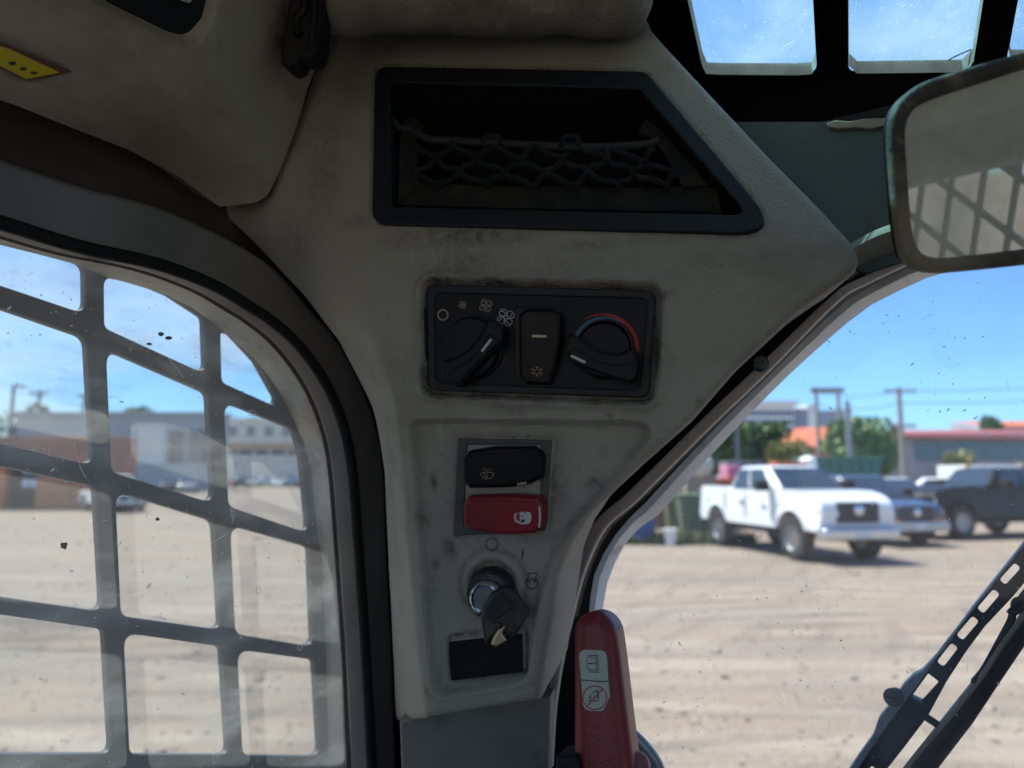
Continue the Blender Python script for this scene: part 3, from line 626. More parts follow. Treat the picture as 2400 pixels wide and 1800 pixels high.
# diamond mesh: rows of nodes between the cord and the lower webbing
rows = [(534, 545), (606, 612), (655, 662), (716, 722)]
xl, xr = [500, 512, 512, 518], [1530, 1590, 1640, 1690]
nodes = []
for i in range(4):
    ln = []; m_ = 12
    for j in range(m_+1):
        s = j/m_; x = xl[i]+(xr[i]-xl[i])*s; y = rows[i][0]+(rows[i][1]-rows[i][0])*s
        ln.append((x+rng.normal(0, 9), y+rng.normal(0, 4.5)))
    nodes.append(ln)
k = 0
for i in range(3):
    for j in range(13):
        for dj in (-1, 1):
            if (i+j) % 2 == 0 and 0 <= j+dj <= 12:
                a, b_ = nodes[i][j], nodes[i+1][j+dj]; mid = ((a[0]+b_[0])/2+rng.normal(0, 5), (a[1]+b_[1])/2+1+rng.normal(0, 3))
                # sagging strand, doubled into a knot at each node
                P = cr(Z2(a, ((a[0]*.7+mid[0]*.3), a[1]*.5+mid[1]*.5), mid, ((b_[0]*.75+mid[0]*.25), b_[1]*.55+mid[1]*.45), b_), 3)
                tube('net_strand', [NP.W(*NP.uv(*p), .0015+.0015*math.sin(q*.8+k)) for q, p in enumerate(P)], .0021, CORD, net, res=1); k += 1
for j in (4, 8):     # loops that hang the net on the cord
    x, y = nodes[0][j]; P = cr(Z2((x-34, y+22), (x-28, y-12), (x, y-24), (x+34, y-16), (x+40, y+18)), 4)
    tube('net_loop', [NP.W(*NP.uv(*p), .0045) for p in P], .0019, CORD, net, res=1)

# ------------------------------------------------------------------ heater control panel
hp = thing('heater_panel', PL_.hit(1270, 800), 'black heater control panel with two rotary knobs and a rocker in the corner trim', 'control panel')
HB = PL_.at(-.0010)
plate('bezel', HB, rp(Z4((163, 152), (2003, 205), (1945, 1066), (182, 1006)), 27), BZL, hp, holes=[rp(Z4((226, 226), (1935, 272), (1868, 1000), (240, 942)), 20)], t=.004, b=.0012, res=3)
HF = PL_.at(-.0024)
plate('faceplate', HF, rp(Z4((215, 215), (1948, 262), (1880, 1010), (228, 952)), 22), BLKM, hp, t=.004, b=.0003)
for P in (Z4((150, 350), (163, 350), (178, 768), (165, 768)), Z4((1983, 418), (1996, 418), (1948, 828), (1935, 828))):
    plate('side_slot', PL_.at(-.00085), P, DEEP, hp, t=.0012, b=0)
strokes('off_ring', HF, [circ(*Z4((300, 402))[0], 11.6, 28)], 3.5, TANI, hp, closed=True)
def fan(c, R, wd, m, a0):
    S = []
    for k in range(4):
        a = math.radians(a0+90*k)
        def q(x, y): return (c[0]+R*(x*math.cos(a)-y*math.sin(a)), c[1]+R*(x*math.sin(a)+y*math.cos(a)))
        S.append([q(x, y) for x, y in cr([(.20, .06), (.42, .16), (.74, .20), (.96, .02), (.98, -.32), (.72, -.60), (.42, -.62), (.26, -.44), (.20, -.14)], 4)])
        S.append([q(x, y) for x, y in cr([(.34, -.02), (.60, -.06), (.78, -.24), (.74, -.40)], 4)])
    S.append(circ(*c, R*.2, 16)+[(c[0]+R*.2, c[1])])
    return strokes('fan_mark', HF, S, wd, m, hp)
fan(ZF((778, 318))[0], 9.2, 1.1, TANI, -10); fan(ZF((1280, 336))[0], 15.2, 1.3, TANI, -10)
fan(ZF((1710, 590))[0], 20.5, 1.7, WHTI, -10)
def crescent(c, r0, r1, a0, a1, grow):
    A_, B_ = [], []
    for k in range(33):
        s = k/32; a = math.radians(a0+(a1-a0)*s); wdt = (s if grow else 1-s)**.75
        A_.append((c[0]+r1*math.cos(a), c[1]+r1*math.sin(a))); B_.append((c[0]+(r1-(r1-r0)*wdt)*math.cos(a), c[1]+(r1-(r1-r0)*wdt)*math.sin(a)))
    return A_ + B_[::-1]
kc = Z4((1582, 672))[0]
plate('warm_band', PL_.at(-.0021), crescent(kc, 70, 83, -128, 8, True), REDI, hp, t=.0006, b=0)
plate('cool_band', PL_.at(-.0021), crescent(kc, 62, 75, -160, -42, False), BLUI, hp, t=.0006, b=0)
def knob(cx, cy, R, bar, top, mark, lab):
    Q = PL_.at(-.0022); o = Q.hit(cx, cy); M_ = Pl(o, PL_.n).M(); k = (Q.hit(cx+1, cy)-o).length; r = R*k
    kb = link('knob', lathe([(r*1.07, 0), (r*1.06, .0016), (r*1.02, .0022), (r*.985, .0026), (r*.97, .007), (r*.93, .0082), (r*.5, .0086), (.0001, .0086)], M_, 56, cap=False), BLKM, hp); kb['label'] = lab
    plate('grip', PL_.at(.0135), rp(bar, 9), BLKM, kb, t=.0125, b=.0022, res=3)
    plate('grip_face', PL_.at(.0146), rp(top, 7), BLKM, kb, t=.003, b=.0009, res=2)
    plate('pointer', PL_.at(.0150), mark, PALE, kb, t=.0008, b=.0001)
def barmark(a, b_, wd):
    a, b_ = V(a), V(b_); d = (b_-a).normalized(); q = V((-d.y, d.x))*wd/2; return [tuple(a+q), tuple(b_+q), tuple(b_-q), tuple(a-q)]
k1c = Z4((540, 668))[0]
bar1 = Z4((650, 436), (700, 430), (778, 505), (776, 610), (660, 735), (560, 830), (470, 930), (430, 975), (400, 978), (318, 915), (276, 868), (296, 762), (410, 735), (500, 670), (580, 580), (625, 500))
top1 = Z4((668, 542), (742, 600), (738, 628), (600, 760), (500, 860), (440, 940), (408, 948), (330, 880), (420, 820), (540, 730), (620, 640))
knob(*k1c, 67.5, bar1, top1, barmark(*Z4((608, 693), (685, 594)), 6.2), 'fan speed knob turned towards the largest fan mark')
k2c = Z4((1592, 690))[0]
bar2 = Z4((1285, 575), (1325, 545), (1380, 572), (1480, 650), (1580, 694), (1690, 708), (1800, 668), (1832, 655), (1862, 775), (1832, 900), (1800, 948), (1640, 900), (1480, 840), (1340, 790), (1290, 740), (1270, 650))
top2 = Z4((1345, 660), (1420, 705), (1520, 765), (1640, 798), (1760, 795), (1858, 775), (1840, 880), (1800, 938), (1640, 890), (1480, 832), (1320, 770), (1308, 700))
knob(*k2c, 64, bar2, top2, barmark(*Z4((1320, 727), (1435, 780)), 6.2), 'temperature knob with red and blue bands turned to the cool side')
k_ = link('dial_ring', lathe([(.0180, 0), (.0183, .003), (.0174, .0068), (.0165, .0068), (.0160, .003)], Pl(PL_.at(-.0022).hit(*Z4((1595, 668))[0]), PL_.n).M(), 56, cap=False), BZL, hp)
plate('rocker_well', PL_.at(-.0016), rp(Z4((868, 340), (1246, 346), (1238, 760), (1150, 980), (950, 976), (876, 890)), 5), BLKG, hp, t=.003, b=.0004)
RT = Pl(PL_.W(*uvL(*Z4((1060, 660))[0]), .0075), PL_.n - PL_.v*.10)
rk = plate('rocker_switch', RT, rp(Z4((900, 400), (960, 352), (1180, 352), (1240, 402), (1242, 620), (1200, 820), (1150, 962), (950, 958), (905, 900)), 6), BLKG, hp, t=.0095, b=.0024, res=3); rk['label'] = 'black air conditioning rocker with pale lens and snowflake'
plate('lens', RT.at(.0004), rp(Z4((1006, 560), (1126, 562), (1126, 583), (1006, 581)), 3), LENS, rk, t=.0008, b=.0002)
sf = Z4((1050, 853))[0]; S = [[(sf[0]+7.6*math.cos(math.radians(a)), sf[1]+6.2*math.sin(math.radians(a))) for a in range(30, 391, 60)]]
for a in range(30, 390, 60):
    ca, sa = math.cos(math.radians(a)), math.sin(math.radians(a)); T = lambda r, t: (sf[0]+r*ca-t*sa, sf[1]+(r*sa+t*ca)*.84)
    S += [[T(7.5, 0), T(14.5, 0)], [T(13, 4), T(9.5, 0), T(13, -4)]]
strokes('snowflake_mark', RT.at(.0004), S, 1.3, TANI, rk)

# ------------------------------------------------------------------ rocker pair
rp_ = thing('rocker_pair', PL_.hit(1180, 1140), 'pair of wide rocker switches, black above red, in a grey bezel above the key', 'switch panel')
plate('bezel', PL_.at(-.0050), rp(Z5((276, 150), (770, 160), (736, 636), (252, 664)), 4), SWBZ, rp_, holes=[rp(ZS((230, 150), (1390, 150), (1345, 1480), (170, 1440)), 6)], t=.004, b=.0008)
plate('switch_well', PL_.at(-.0085), ZS((215, 135), (1400, 135), (1355, 1495), (155, 1455)), DEEP, rp_, t=.002, b=0)
R1 = Pl(PL_.W(*uvL(*ZS((800, 500))[0]), .0035), PL_.n + PL_.u*.16 - PL_.v*.06)
b1 = plate('rocker_switch', R1, rp(ZS((168, 380), (255, 255), (660, 190), (1290, 178), (1450, 300), (1430, 660), (1180, 775), (900, 815), (260, 830), (170, 690)), 8), BLKG, rp_, t=.013, b=.0022, res=3); b1['label'] = 'black washer and wiper rocker'
plate('cap_face', R1.at(.0005), rp(ZS((215, 420), (300, 305), (1300, 230), (1425, 330), (1405, 620), (1180, 720), (760, 745), (280, 780), (210, 690)), 8), BLKG, b1, t=.0012, b=.0005)
wc = lambda *p: ZS(*p); sg = [wc((432, 600), (480, 582), (545, 572), (610, 580), (655, 598)), wc((655, 598), (600, 672)), wc((600, 672), (545, 658), (490, 668)), wc((490, 668), (432, 600)), wc((490, 580), (540, 700)), wc((545, 595), (545, 615)), wc((543, 628), (543, 648)), wc((475, 555), (482, 540)), wc((490, 527), (510, 522)), wc((525, 530), (535, 545)), wc((543, 555), (543, 570)), wc((552, 540), (562, 528)), wc((575, 524), (597, 528)), wc((606, 540), (613, 560))]
strokes('washer_mark', R1.at(.0007), sg, 1.25, TANI, b1)
plate('worn_patch', R1.at(.0007), ZS((1005, 750), (1150, 722), (1160, 760), (1010, 782)), TANI, b1, t=.0004, b=0)
R2 = Pl(PL_.W(*uvL(*ZS((800, 1230))[0]), .0040), PL_.n - PL_.u*.12 - PL_.v*.04)
b2 = plate('rocker_switch', R2, rp(ZS((152, 1060), (250, 945), (900, 935), (1330, 960), (1415, 1080), (1395, 1440), (1250, 1535), (800, 1555), (330, 1500), (155, 1390)), 8), RED, rp_, t=.013, b=.0026, res=3); b2['label'] = 'dark red parking brake rocker'
plate('cap_face', R2.at(.0005), rp(ZS((210, 1090), (270, 1002), (900, 1015), (1270, 1050), (1345, 1110), (1335, 1425), (1260, 1490), (820, 1510), (330, 1455), (205, 1380)), 8), RED, b2, t=.0012, b=.0005)
plate('painted_highlight', R2.at(.0009), ZS((1340, 1105), (1368, 1115), (1374, 1280), (1362, 1440), (1335, 1440), (1348, 1280)), WHTI, b2, t=.0006, b=.0001)  # highlight along the red rocker's edge, painted as a white strip
plate('badge', R2.at(.0009), cr(ZS((1010, 1205), (1075, 1182), (1140, 1195), (1205, 1200), (1228, 1270), (1215, 1350), (1165, 1380), (1080, 1388), (1010, 1362), (975, 1340), (955, 1275), (972, 1215)), 3), WHTI, b2, t=.0006, b=.0001)
plate('badge_mark', R2.at(.0012), circ(*ZS((1082, 1275))[0], 82*.1507, 22, 90, 270) + ZS((1045, 1200), (1045, 1350)), RED, b2, t=.0005, b=0)
plate('badge_mark', R2.at(.0012), ZS((1075, 1318), (1132, 1308), (1120, 1345), (1080, 1366), (1062, 1350)), DKI, b2, t=.0005, b=0)
plate('badge_mark', R2.at(.0012), circ(*ZS((1083, 1257))[0], 1.9, 10), DKI, b2, t=.0005, b=0)
strokes('badge_ring', R2.at(.0012), [circ(*ZS((1075, 1275))[0], 13.5, 20, 150, 330)], 1.2, DKI, b2)

# ------------------------------------------------------------------ ignition switch and key
ig = thing('ignition_switch', PL_.hit(1160, 1390), 'ignition switch with a faceted dark nut and silver barrel below the rockers', 'ignition switch')
kc_ = ZK((560, 760))[0]; IP = PL_.at(-.0080); io = IP.hit(*kc_); IM = Pl(io, PL_.n).M(); ik = (IP.hit(kc_[0]+1, kc_[1])-io).length
link('washer', lathe([(58*ik, -.002), (58*ik, .0012), (54*ik, .0018), (30*ik, .0018)], IM, 40, cap=False), BLKM, ig)
nm = lathe([(55*ik, .0016), (55*ik, .0072), (50*ik, .0094), (38*ik, .0094), (36*ik, .006)], IM, 12, cap=False); link('nut', nm, NUTM, ig, smooth=20)
link('barrel', lathe([(37*ik, .002), (37*ik, .0165), (34.5*ik, .0185), (30*ik, .0190), (27*ik, .0175), (.0001, .0175)], IM, 40, cap=False), CHROME, ig)
# key: a slab from the barrel towards the camera and down
ktop = io + PL_.n*.020; kbot = pt(*ZK((610, 1440))[0], .455)
kd = (kbot-ktop).normalized(); kn = (C-(ktop+kbot)/2).normalized(); kn = (kn-kd*kn.dot(kd)).normalized()
KP = Pl((ktop+kbot)/2, kn, up=-kd); KP.v = -kd; KP.u = KP.v.cross(KP.n)
key = thing('ignition_key', (ktop+kbot)/2, 'dark plastic headed key with a worn brass end hanging in the ignition switch', 'key')
KO = rp(ZK((430, 960), (560, 760), (690, 690), (790, 700), (900, 745), (1015, 930), (1092, 1010), (1085, 1045), (860, 1400), (820, 1425), (735, 1350), (640, 1300), (520, 1440), (462, 1495), (440, 1370), (400, 1120)), [8, 10, 10, 10, 8, 5, 5, 5, 6, 4, 4, 6, 5, 4, 6, 8])
plate('key_head', KP.at(.004), KO, KEYB, key, t=.0085, b=.0016, res=3)
plate('key_face', KP.at(.0052), rp(ZK((490, 975), (700, 750), (890, 975), (850, 1060), (880, 1330), (740, 1340), (650, 1170), (560, 1210)), 4), KEYB, key, holes=[rp(ZK((515, 980), (700, 800), (830, 985), (600, 1130)), 3)], t=.0022, b=.0006)
strokes('key_relief', KP.at(.0043), [ZK((600, 910), (700, 880)), ZK((640, 980), (730, 900), (760, 870)), ZK((560, 960), (620, 1000), (640, 950))], 1.6, BLKM, key)
plate('brass_shank', KP.at(.0072), rp(ZK((570, 1385), (640, 1270), (728, 1222), (738, 1240), (700, 1330), (742, 1385), (770, 1430), (610, 1535), (540, 1495)), 3), BRASS, key, t=.005, b=.0013, res=3)

bp_ = plate('blank_cover', PL_.at(-.0040), rp(Z5((228, 1224), (612, 1182), (615, 1380), (240, 1426)), 5), BLKM, t=.004, b=.0008)
props(bp_, 'plain black rectangular blanking cover below the ignition key', 'cover')

# ------------------------------------------------------------------ overhead console, upper left
t_ = -.40/ray(300, 250).dot(rd); A30 = math.radians(28)
PC = Pl(C + ray(300, 250)*t_, V((rd.x*math.cos(A30), rd.y*math.cos(A30), -math.sin(A30))))
RC = [PC.uv(*p) for p in cr([(-420, 60), (-100, 165), (40, 203), (200, 222), (330, 240), (470, 290), (560, 365), (610, 440), (650, 540)], 4)]
RB = [PC.uv(*p) for p in cr([(585, -120), (560, 60), (545, 190), (552, 290), (590, 400), (640, 540)], 4)]
REC = [PC.uv(*p) for p in rp(Z1((470, -60), (540, 15), (880, 185), (1000, 215), (1085, 110), (1125, -60)), [0, 20, 20, 60, 40, 0])]
LBL = [PC.uv(*p) for p in rp([(-60, 78), (0, 93), (170, 166), (66, 193), (-60, 132)], 3)]
def hc0(u, v):
    dC = sdline(u, v, RC); dB = -sdline(u, v, RB)       # right of RC walking right = below it ; right of RB walking down = left
    return smin(smin(np.zeros_like(u), -.75*dC, .022), -.36*dB, .014)
def hC(u, v):
    h = hc0(u, v); d = sdpoly(u, v, REC); h = h - .010*(1-sst(d, -.004, .004))
    d = sdpoly(u, v, LBL); h = h - .003*(1-sst(d, -.001, .0022))
    return h + .0006*np.sin(u*37)*np.sin(v*51+u*20)
OC = [(-320, -140), (800, -140), (766, 66), (733, 176), (698, 284), (642, 432), (628, 458), (605, 473), (515, 484), (420, 415), (316, 357), (170, 300), (36, 246), (-100, 200), (-320, 110)]
oc_uv = [surf_uv(PC, hc0, *p) for p in OC]
oc = relief('overhead_console', PC, oc_uv, hC, .0026, TRIMD, skirt=.06)
props(oc, 'stained grey overhead console along the roof above the left side window', 'console')
ROOT[oc.name] = oc.location.copy()
rc = plate('lamp_recess', PC.at(-.0075), rp(Z1((500, -60), (560, 10), (880, 172), (980, 195), (1065, 105), (1100, -60)), [0, 14, 14, 30, 20, 0]), BLKM, oc, t=.004, b=.0008)
plate('lamp_lens', PC.at(-.002), rp(Z1((915, -40), (920, -5), (985, 18), (1004, -2), (1000, -40)), 4), PALE, rc, t=.006, b=.001)
wl_ = plate('warning_label', PC.at(-.0018), [(-60, 80), (0, 96), (172, 168), (66, 190), (-60, 128)], MAROON, t=.0006, b=.0001)
props(wl_, 'yellow warning label with three blurred black marks on the overhead console', 'label')
ROOT[wl_.name] = wl_.location.copy()
plate('yellow_field', PC.at(-.0013), [(-60, 92), (0, 108), (20, 114), (141, 170), (62, 185), (-60, 125)], YEL, wl_, t=.0005, b=0)
for P in ([(18, 145), (36, 144), (40, 151), (24, 154)], [(44, 160), (60, 157), (64, 163), (50, 166)], [(70, 170), (84, 167), (89, 173), (74, 175)]):
    plate('printed_mark', PC.at(-.0011), rp(P, 3), DKI, wl_, t=.0003, b=0)
hk = thing('coat_hook', PC.hit(700, 60), 'black rubber hook hanging at the corner of the overhead console', 'hook')
hpn = Pl(pt(700, 80, .468), V((-.1, -1, -.15)))
plate('hook_body', hpn, rp(Z1((1500, -40), (1478, 90), (1450, 240), (1450, 330), (1490, 352), (1535, 330), (1545, 295), (1600, 305), (1636, 275), (1652, 200), (1668, -40)), [0, 10, 10, 14, 14, 8, 8, 14, 14, 10, 0]), RUB, hk, t=.022, b=.003, res=3)
tube('hook_groove', [hpn.W(*hpn.uv(*p), .0006) for p in cr(Z1((1590, -40), (1575, 60), (1545, 90), (1540, 150), (1560, 190)), 5)], .0026, BLKM, hk)
tube('hook_rib', [hpn.W(*hpn.uv(*p), .0012) for p in cr(Z1((1640, -40), (1628, 120), (1615, 250)), 5)], .0022, BLKM, hk)

# headliner roll over the corner trim
n_ = 44; prof = []
for i in range(n_+1):
    s = i/n_; px = 735+(1528-735)*s; c = pt(px, -6+10*s, .492-.012*s); R = .0218
    e_ = min(1, (1-s)*n_/4.0); R *= math.sqrt(max(1-(1-e_)**2, .02))
    prof.append((c, R))
vs, fsx = [], []; m_ = 36
for i, (c, R) in enumerate(prof):
    for j in range(m_):
        a = 2*math.pi*j/m_; rr = R*(1+.05*math.sin(3*a+i*.35)+.04*math.sin(i*.8+a)+rng.normal(0, .008)); vs.append(c + V((0, -math.cos(a)*rr, math.sin(a)*rr)))
for i in range(n_):
    for j in range(m_): k = (j+1) % m_; fsx.append((i*m_+j, i*m_+k, (i+1)*m_+k, (i+1)*m_+j))
fsx.append(tuple(range(n_*m_, n_*m_+m_))); fsx.append(tuple(reversed(range(m_))))
me = pydata(vs, fsx); hr = link('headliner_roll', me, FABRIC, smooth=80)
props(hr, 'worn beige fabric headliner roll lying along the top of the corner trim', 'headliner')

# ------------------------------------------------------------------ mirror
inn = ray(2250, 480).normalized(); outv = (fd*-.52 + rd*.80 + V((0, 0, -.035))).normalized()
mn = (outv-inn).normalized()
MP = Pl(pt(2250, 480, .345), mn)
mi = thing('interior_mirror', MP.hit(2300, 380), 'dusty interior mirror with a thick rubber rim hanging in front of the header', 'mirror')
MQ = MP.at(.003)
MO = [MQ.uv(p[0]+14*max(0, min(1, (2250-p[0])/120)), p[1]) for p in cr(Z3((2260, 268), (2050, 322), (1900, 366), (1760, 405), (1650, 440), (1570, 485), (1510, 545), (1472, 620), (1460, 710), (1466, 860), (1484, 1080), (1500, 1230), (1518, 1340), (1540, 1405), (1590, 1455), (1660, 1480), (1780, 1486), (2000, 1468), (2260, 1440)), 4)]
MI = [MQ.uv(p[0]+4, p[1]) for p in cr(Z3((2260, 352), (2050, 420), (1900, 468), (1760, 515), (1660, 556), (1605, 600), (1574, 660), (1566, 740), (1574, 900), (1590, 1120), (1604, 1250), (1625, 1330), (1660, 1380), (1720, 1402), (1800, 1402), (2000, 1382), (2260, 1350)), 4)]
ext = .15
MO2 = MO + rp([MO[-1], (MO[-1][0]+ext, MO[-1][1]+.012), (MO[0][0]+ext, MO[0][1]+.03), MO[0]], [0, .03, .03, 0])[1:-1]
MI2 = MI + rp([MI[-1], (MI[-1][0]+ext-.01, MI[-1][1]+.012), (MI[0][0]+ext-.01, MI[0][1]+.025), MI[0]], [0, .025, .025, 0])[1:-1]
plate('rim', MP.at(.003), MO2, MFRAME, mi, holes=[MI2], t=.009, b=.003, uv=True, res=5)
plate('back_shell', MP.at(-.0055), [(x*.985+.015*MO2[0][0], y*.985+.015*MO2[0][1]) for x, y in MO2], BLKM, mi, t=.004, b=.001, uv=True)
mm_ = bpy.data.materials.new('dusty_mirror_glass'); mm_.use_nodes = True; t = mm_.node_tree; t.nodes.clear(); N = t.nodes.new; K = t.links.new
g_ = N('ShaderNodeBsdfGlossy'); g_.inputs['Roughness'].default_value = .012; g_.inputs['Color'].default_value = (.82, .84, .84, 1)
d_ = N('ShaderNodeBsdfDiffuse'); d_.inputs['Color'].default_value = (.68, .72, .60, 1)
tcn = N('ShaderNodeTexCoord'); nn = N('ShaderNodeTexNoise'); nn.inputs['Scale'].default_value = 26; nn.inputs['Detail'].default_value = 7; nn.inputs['Roughness'].default_value = .66; K(tcn.outputs['Object'], nn.inputs[0])
mr = N('ShaderNodeMapRange'); mr.inputs[1].default_value = .34; mr.inputs[2].default_value = .72; mr.inputs[3].default_value = .52; mr.inputs[4].default_value = .86; K(nn.outputs['Fac'], mr.inputs[0])
ms = N('ShaderNodeMixShader'); K(mr.outputs[0], ms.inputs[0]); K(g_.outputs[0], ms.inputs[1]); K(d_.outputs[0], ms.inputs[2]); oo = N('ShaderNodeOutputMaterial'); K(ms.outputs[0], oo.inputs[0])
plate('mirror_glass', MP.at(-.001), MI2, mm_, mi, t=.004, b=0, uv=True, smooth=0)
ma = tube('mirror_arm', [MP.W(*MP.uv(2480, 300), -.02), MP.W(*MP.uv(2480, 250), -.06), SK.hit(2480, 200)], .006, BLKM, mi)

# ------------------------------------------------------------------ grit, dried drops and scratches on the panes
def film(name, col, tr, alpha=.5):
    m = bpy.data.materials.new(name); m.use_nodes = True; t = m.node_tree; t.nodes.clear(); N = t.nodes.new; K = t.links.new
    d = N('ShaderNodeBsdfDiffuse'); d.inputs[0].default_value = (*col, 1); q = N('ShaderNodeBsdfTranslucent'); q.inputs[0].default_value = (*col, 1); x = N('ShaderNodeMixShader'); x.inputs[0].default_value = tr
    o = N('ShaderNodeOutputMaterial'); K(d.outputs[0], x.inputs[1]); K(q.outputs[0], x.inputs[2])
    e = N('ShaderNodeBsdfTransparent'); y = N('ShaderNodeMixShader'); y.inputs[0].default_value = alpha; K(e.outputs[0], y.inputs[1]); K(x.outputs[0], y.inputs[2]); K(y.outputs[0], o.inputs[0]); return m
GRP = film('pale_grit', (.86, .86, .84), .8, .75); GRD = film('dark_grit', (.10, .085, .07), .4, .75); MUD = film('mud_spot', (.30, .19, .11), .6, .85)
def grit(name, pl, polys, box, n, size, m, parent, streak=0, ang=None, gate=None):
    U, W2 = rng.uniform(box[0], box[1], n*6), rng.uniform(box[2], box[3], n*6); k = np.zeros(len(U), bool)
    for p in polys: k |= sdpoly(U, W2, p) < -.003
    if gate: k &= rng.uniform(size=len(U)) < gate(U, W2)
    U, W2 = U[k][:n], W2[k][:n]; vs, fs = [], []
    for u, v in zip(U, W2):
        s_ = size*math.exp(rng.normal(0, .55)); a = (ang if ang is not None else rng.uniform(0, 6.28))+rng.normal(0, .5); l = s_*(1+streak*rng.uniform(.2, 1.8)); b = len(vs); nn = 5
        for i in range(nn):
            t_ = 2*math.pi*i/nn+rng.uniform(-.3, .3); x, y = l*math.cos(t_), s_*math.sin(t_)*rng.uniform(.6, 1); vs.append(pl.W(u+x*math.cos(a)-y*math.sin(a), v+x*math.sin(a)+y*math.cos(a), 0))
        fs.append(tuple(range(b, b+nn)))
    o = link(name, pydata(vs, fs), m, parent, smooth=0); o['kind'] = 'stuff'; return o
wsin = [wsl['K3']]; bxw = (wsl['K3'][0][0]-.02, .40, -.45, .13)
gq = lambda u, v: .18+.82*(.5+.5*np.sin(u*23+1.5*np.sin(v*17)))*(.5+.5*np.sin(v*31+u*19+2*np.sin(u*41)))
WG = FP.at(-.0398)
grit('pale_grit', WG, wsin, bxw, 2600, .00030, GRP, ws, .5, None, gq); grit('pale_scratches', WG, wsin, bxw, 110, .00012, GRP, ws, 14, .9, gq); grit('dark_grit', WG, wsin, bxw, 120, .00024, GRD, ws, .4)
lin = [close_left(LW.at(-.043), PALE_IN, UL-.01, VB-.01)]; bl_ = (UL, LW.uv(868, 1200)[0]+.03, -.42, .2); LG = LW.at(-.0428)
gl_ = lambda u, v: .3+.7*(.5+.5*np.sin(u*29+2*np.sin(v*23)))*(.5+.5*np.sin(v*37+u*13))
grit('pale_grit', LG, lin, bl_, 2600, .00030, GRP, sw, .6, None, gl_); grit('pale_scratches', LG, lin, bl_, 200, .00012, GRP, sw, 12, .3, gl_); grit('dark_grit', LG, lin, bl_, 170, .00024, GRD, sw, .4)
def blob(cx, cy, rx, ry, m, pl, par, name):
    P = [(cx+rx*math.cos(a)*(1+rng.uniform(-.25, .25)), cy+ry*math.sin(a)*(1+rng.uniform(-.25, .25))) for a in np.linspace(0, 2*math.pi, 13)[:-1]]
    plate(name, pl, cr(P+[P[0]], 3), m, par, t=.0004, b=0)
blob(150, 1279, 8, 8, GRD, LG, sw, 'mud_spot'); blob(370, 1217, 4, 4, MUD, LG, sw, 'mud_spot'); blob(378, 783, 7, 5, MUD, LG, sw, 'mud_spot'); blob(396, 792, 9, 4, MUD, LG, sw, 'mud_spot'); blob(350, 806, 6, 3, MUD, LG, sw, 'mud_spot')
for (x, y, a, b_) in ((606, 1385, 5, 8), (556, 1622, 4, 7), (590, 968, 9, 6), (702, 1517, 5, 7), (432, 1005, 9, 9), (469, 1010, 9, 9), (505, 1778, 6, 11), (545, 1205, 5, 9), (425, 1120, 12, 6)):
    strokes('dried_drop', LG, [circ(x, y, a, 18, 0, 360, b_)], 1.6, GRP, sw, closed=True)
for P in ([(175, 1040), (183, 1075), (190, 1100), (203, 1122)], [(395, 840), (412, 860), (430, 885)], [(300, 640), (330, 655), (372, 668)], [(540, 1190), (546, 1210), (543, 1226)], [(372, 1445), (388, 1452)]): strokes('scratch', LG, [cr(P, 4)], 1.8, GRP, sw)
RGp = SK.at(-.0101); rin = HUV
ru = [p[0] for h in HUV for p in h]; grit('pale_scratches', RGp, rin, (min(ru), max(ru), -.16, .06), 1100, .00010, GRP, rw, 4, .8)
# right window and guard (behind the camera, seen in the mirror)
rs = thing('right_side_window', RW.W(0, 0), 'right cab window behind the viewer, reflected in the mirror with its steel guard', 'window')
plate('window_frame', RW.at(.012), rp([(-.41, -.6), (.47, -.6), (.47, .02), (.12, .15), (-.41, .26)], [.14, .14, .12, .3, .14]), STEELB, rs, holes=[cr_w], t=.012, b=.003, uv=True)
plate('pane', RW.at(-.012), cr_w, GL_F, rs, t=.0004, b=0, uv=True, smooth=0)
RG = RW.at(-.06); hh = []
px_, py_ = .038, .062
for i in range(-13, 14):
    for j in range(-22, 18):
        x, y = i*px_+.03, j*py_+i*px_*.62
        P = [(x-px_*.43, y-py_*.44-px_*.27), (x+px_*.43, y-py_*.44+px_*.27), (x+px_*.43, y+py_*.44+px_*.27), (x-px_*.43, y+py_*.44-px_*.27)]
        if all(-.40 < a < .46 and -.60 < b_ < .20 for a, b_ in P): hh.append(rp(P, .004))
g2 = plate('window_guard', RG, [(-.43, -.62), (.49, -.62), (.49, .23), (-.43, .23)], GUARD, holes=hh, t=.006, b=.0006, uv=True)
props(g2, 'second steel guard outside the right window, seen only as a slanted grid in the mirror', 'window guard')

# ------------------------------------------------------------------ red lever and hoop
LP = Pl(pt(1400, 1600, .43), V((-.32, -1, .12)))
lv = thing('red_lever', LP.hit(1420, 1780), 'dark red upright lever with a pale pictogram sticker beside the windscreen edge', 'lever')
LO = Z9((345, 2700), (338, 1900), (334, 1560), (334, 900), (334, 480), (345, 415), (372, 372), (420, 334), (475, 312), (525, 306), (585, 322), (640, 362), (680, 415), (708, 485), (735, 680), (762, 900), (800, 1230), (830, 1480), (850, 1640), (870, 1900), (900, 2700))
LR = [LP.uv(*p) for p in LO]; LR = resample(LR + [LR[0]], 96)[:-1]; lc = np.array(LR)
nrm = np.roll(lc, -1, 0)-np.roll(lc, 1, 0); nrm = np.stack([nrm[:, 1], -nrm[:, 0]], 1); nrm /= np.linalg.norm(nrm, axis=1)[:, None]
if np.dot(nrm[0], lc[0]-lc.mean(0)) > 0: nrm = -nrm
lps = []
for q in range(7):
    a = math.pi/2*q/6; ins = .0085*(1-math.sin(a)); 
    lps.append([LP.W(*(p+n*(.0085*(1-math.cos(math.pi/2-a)))), -.0085*(1-math.cos(a)) ) for p, n in zip(lc, nrm)])
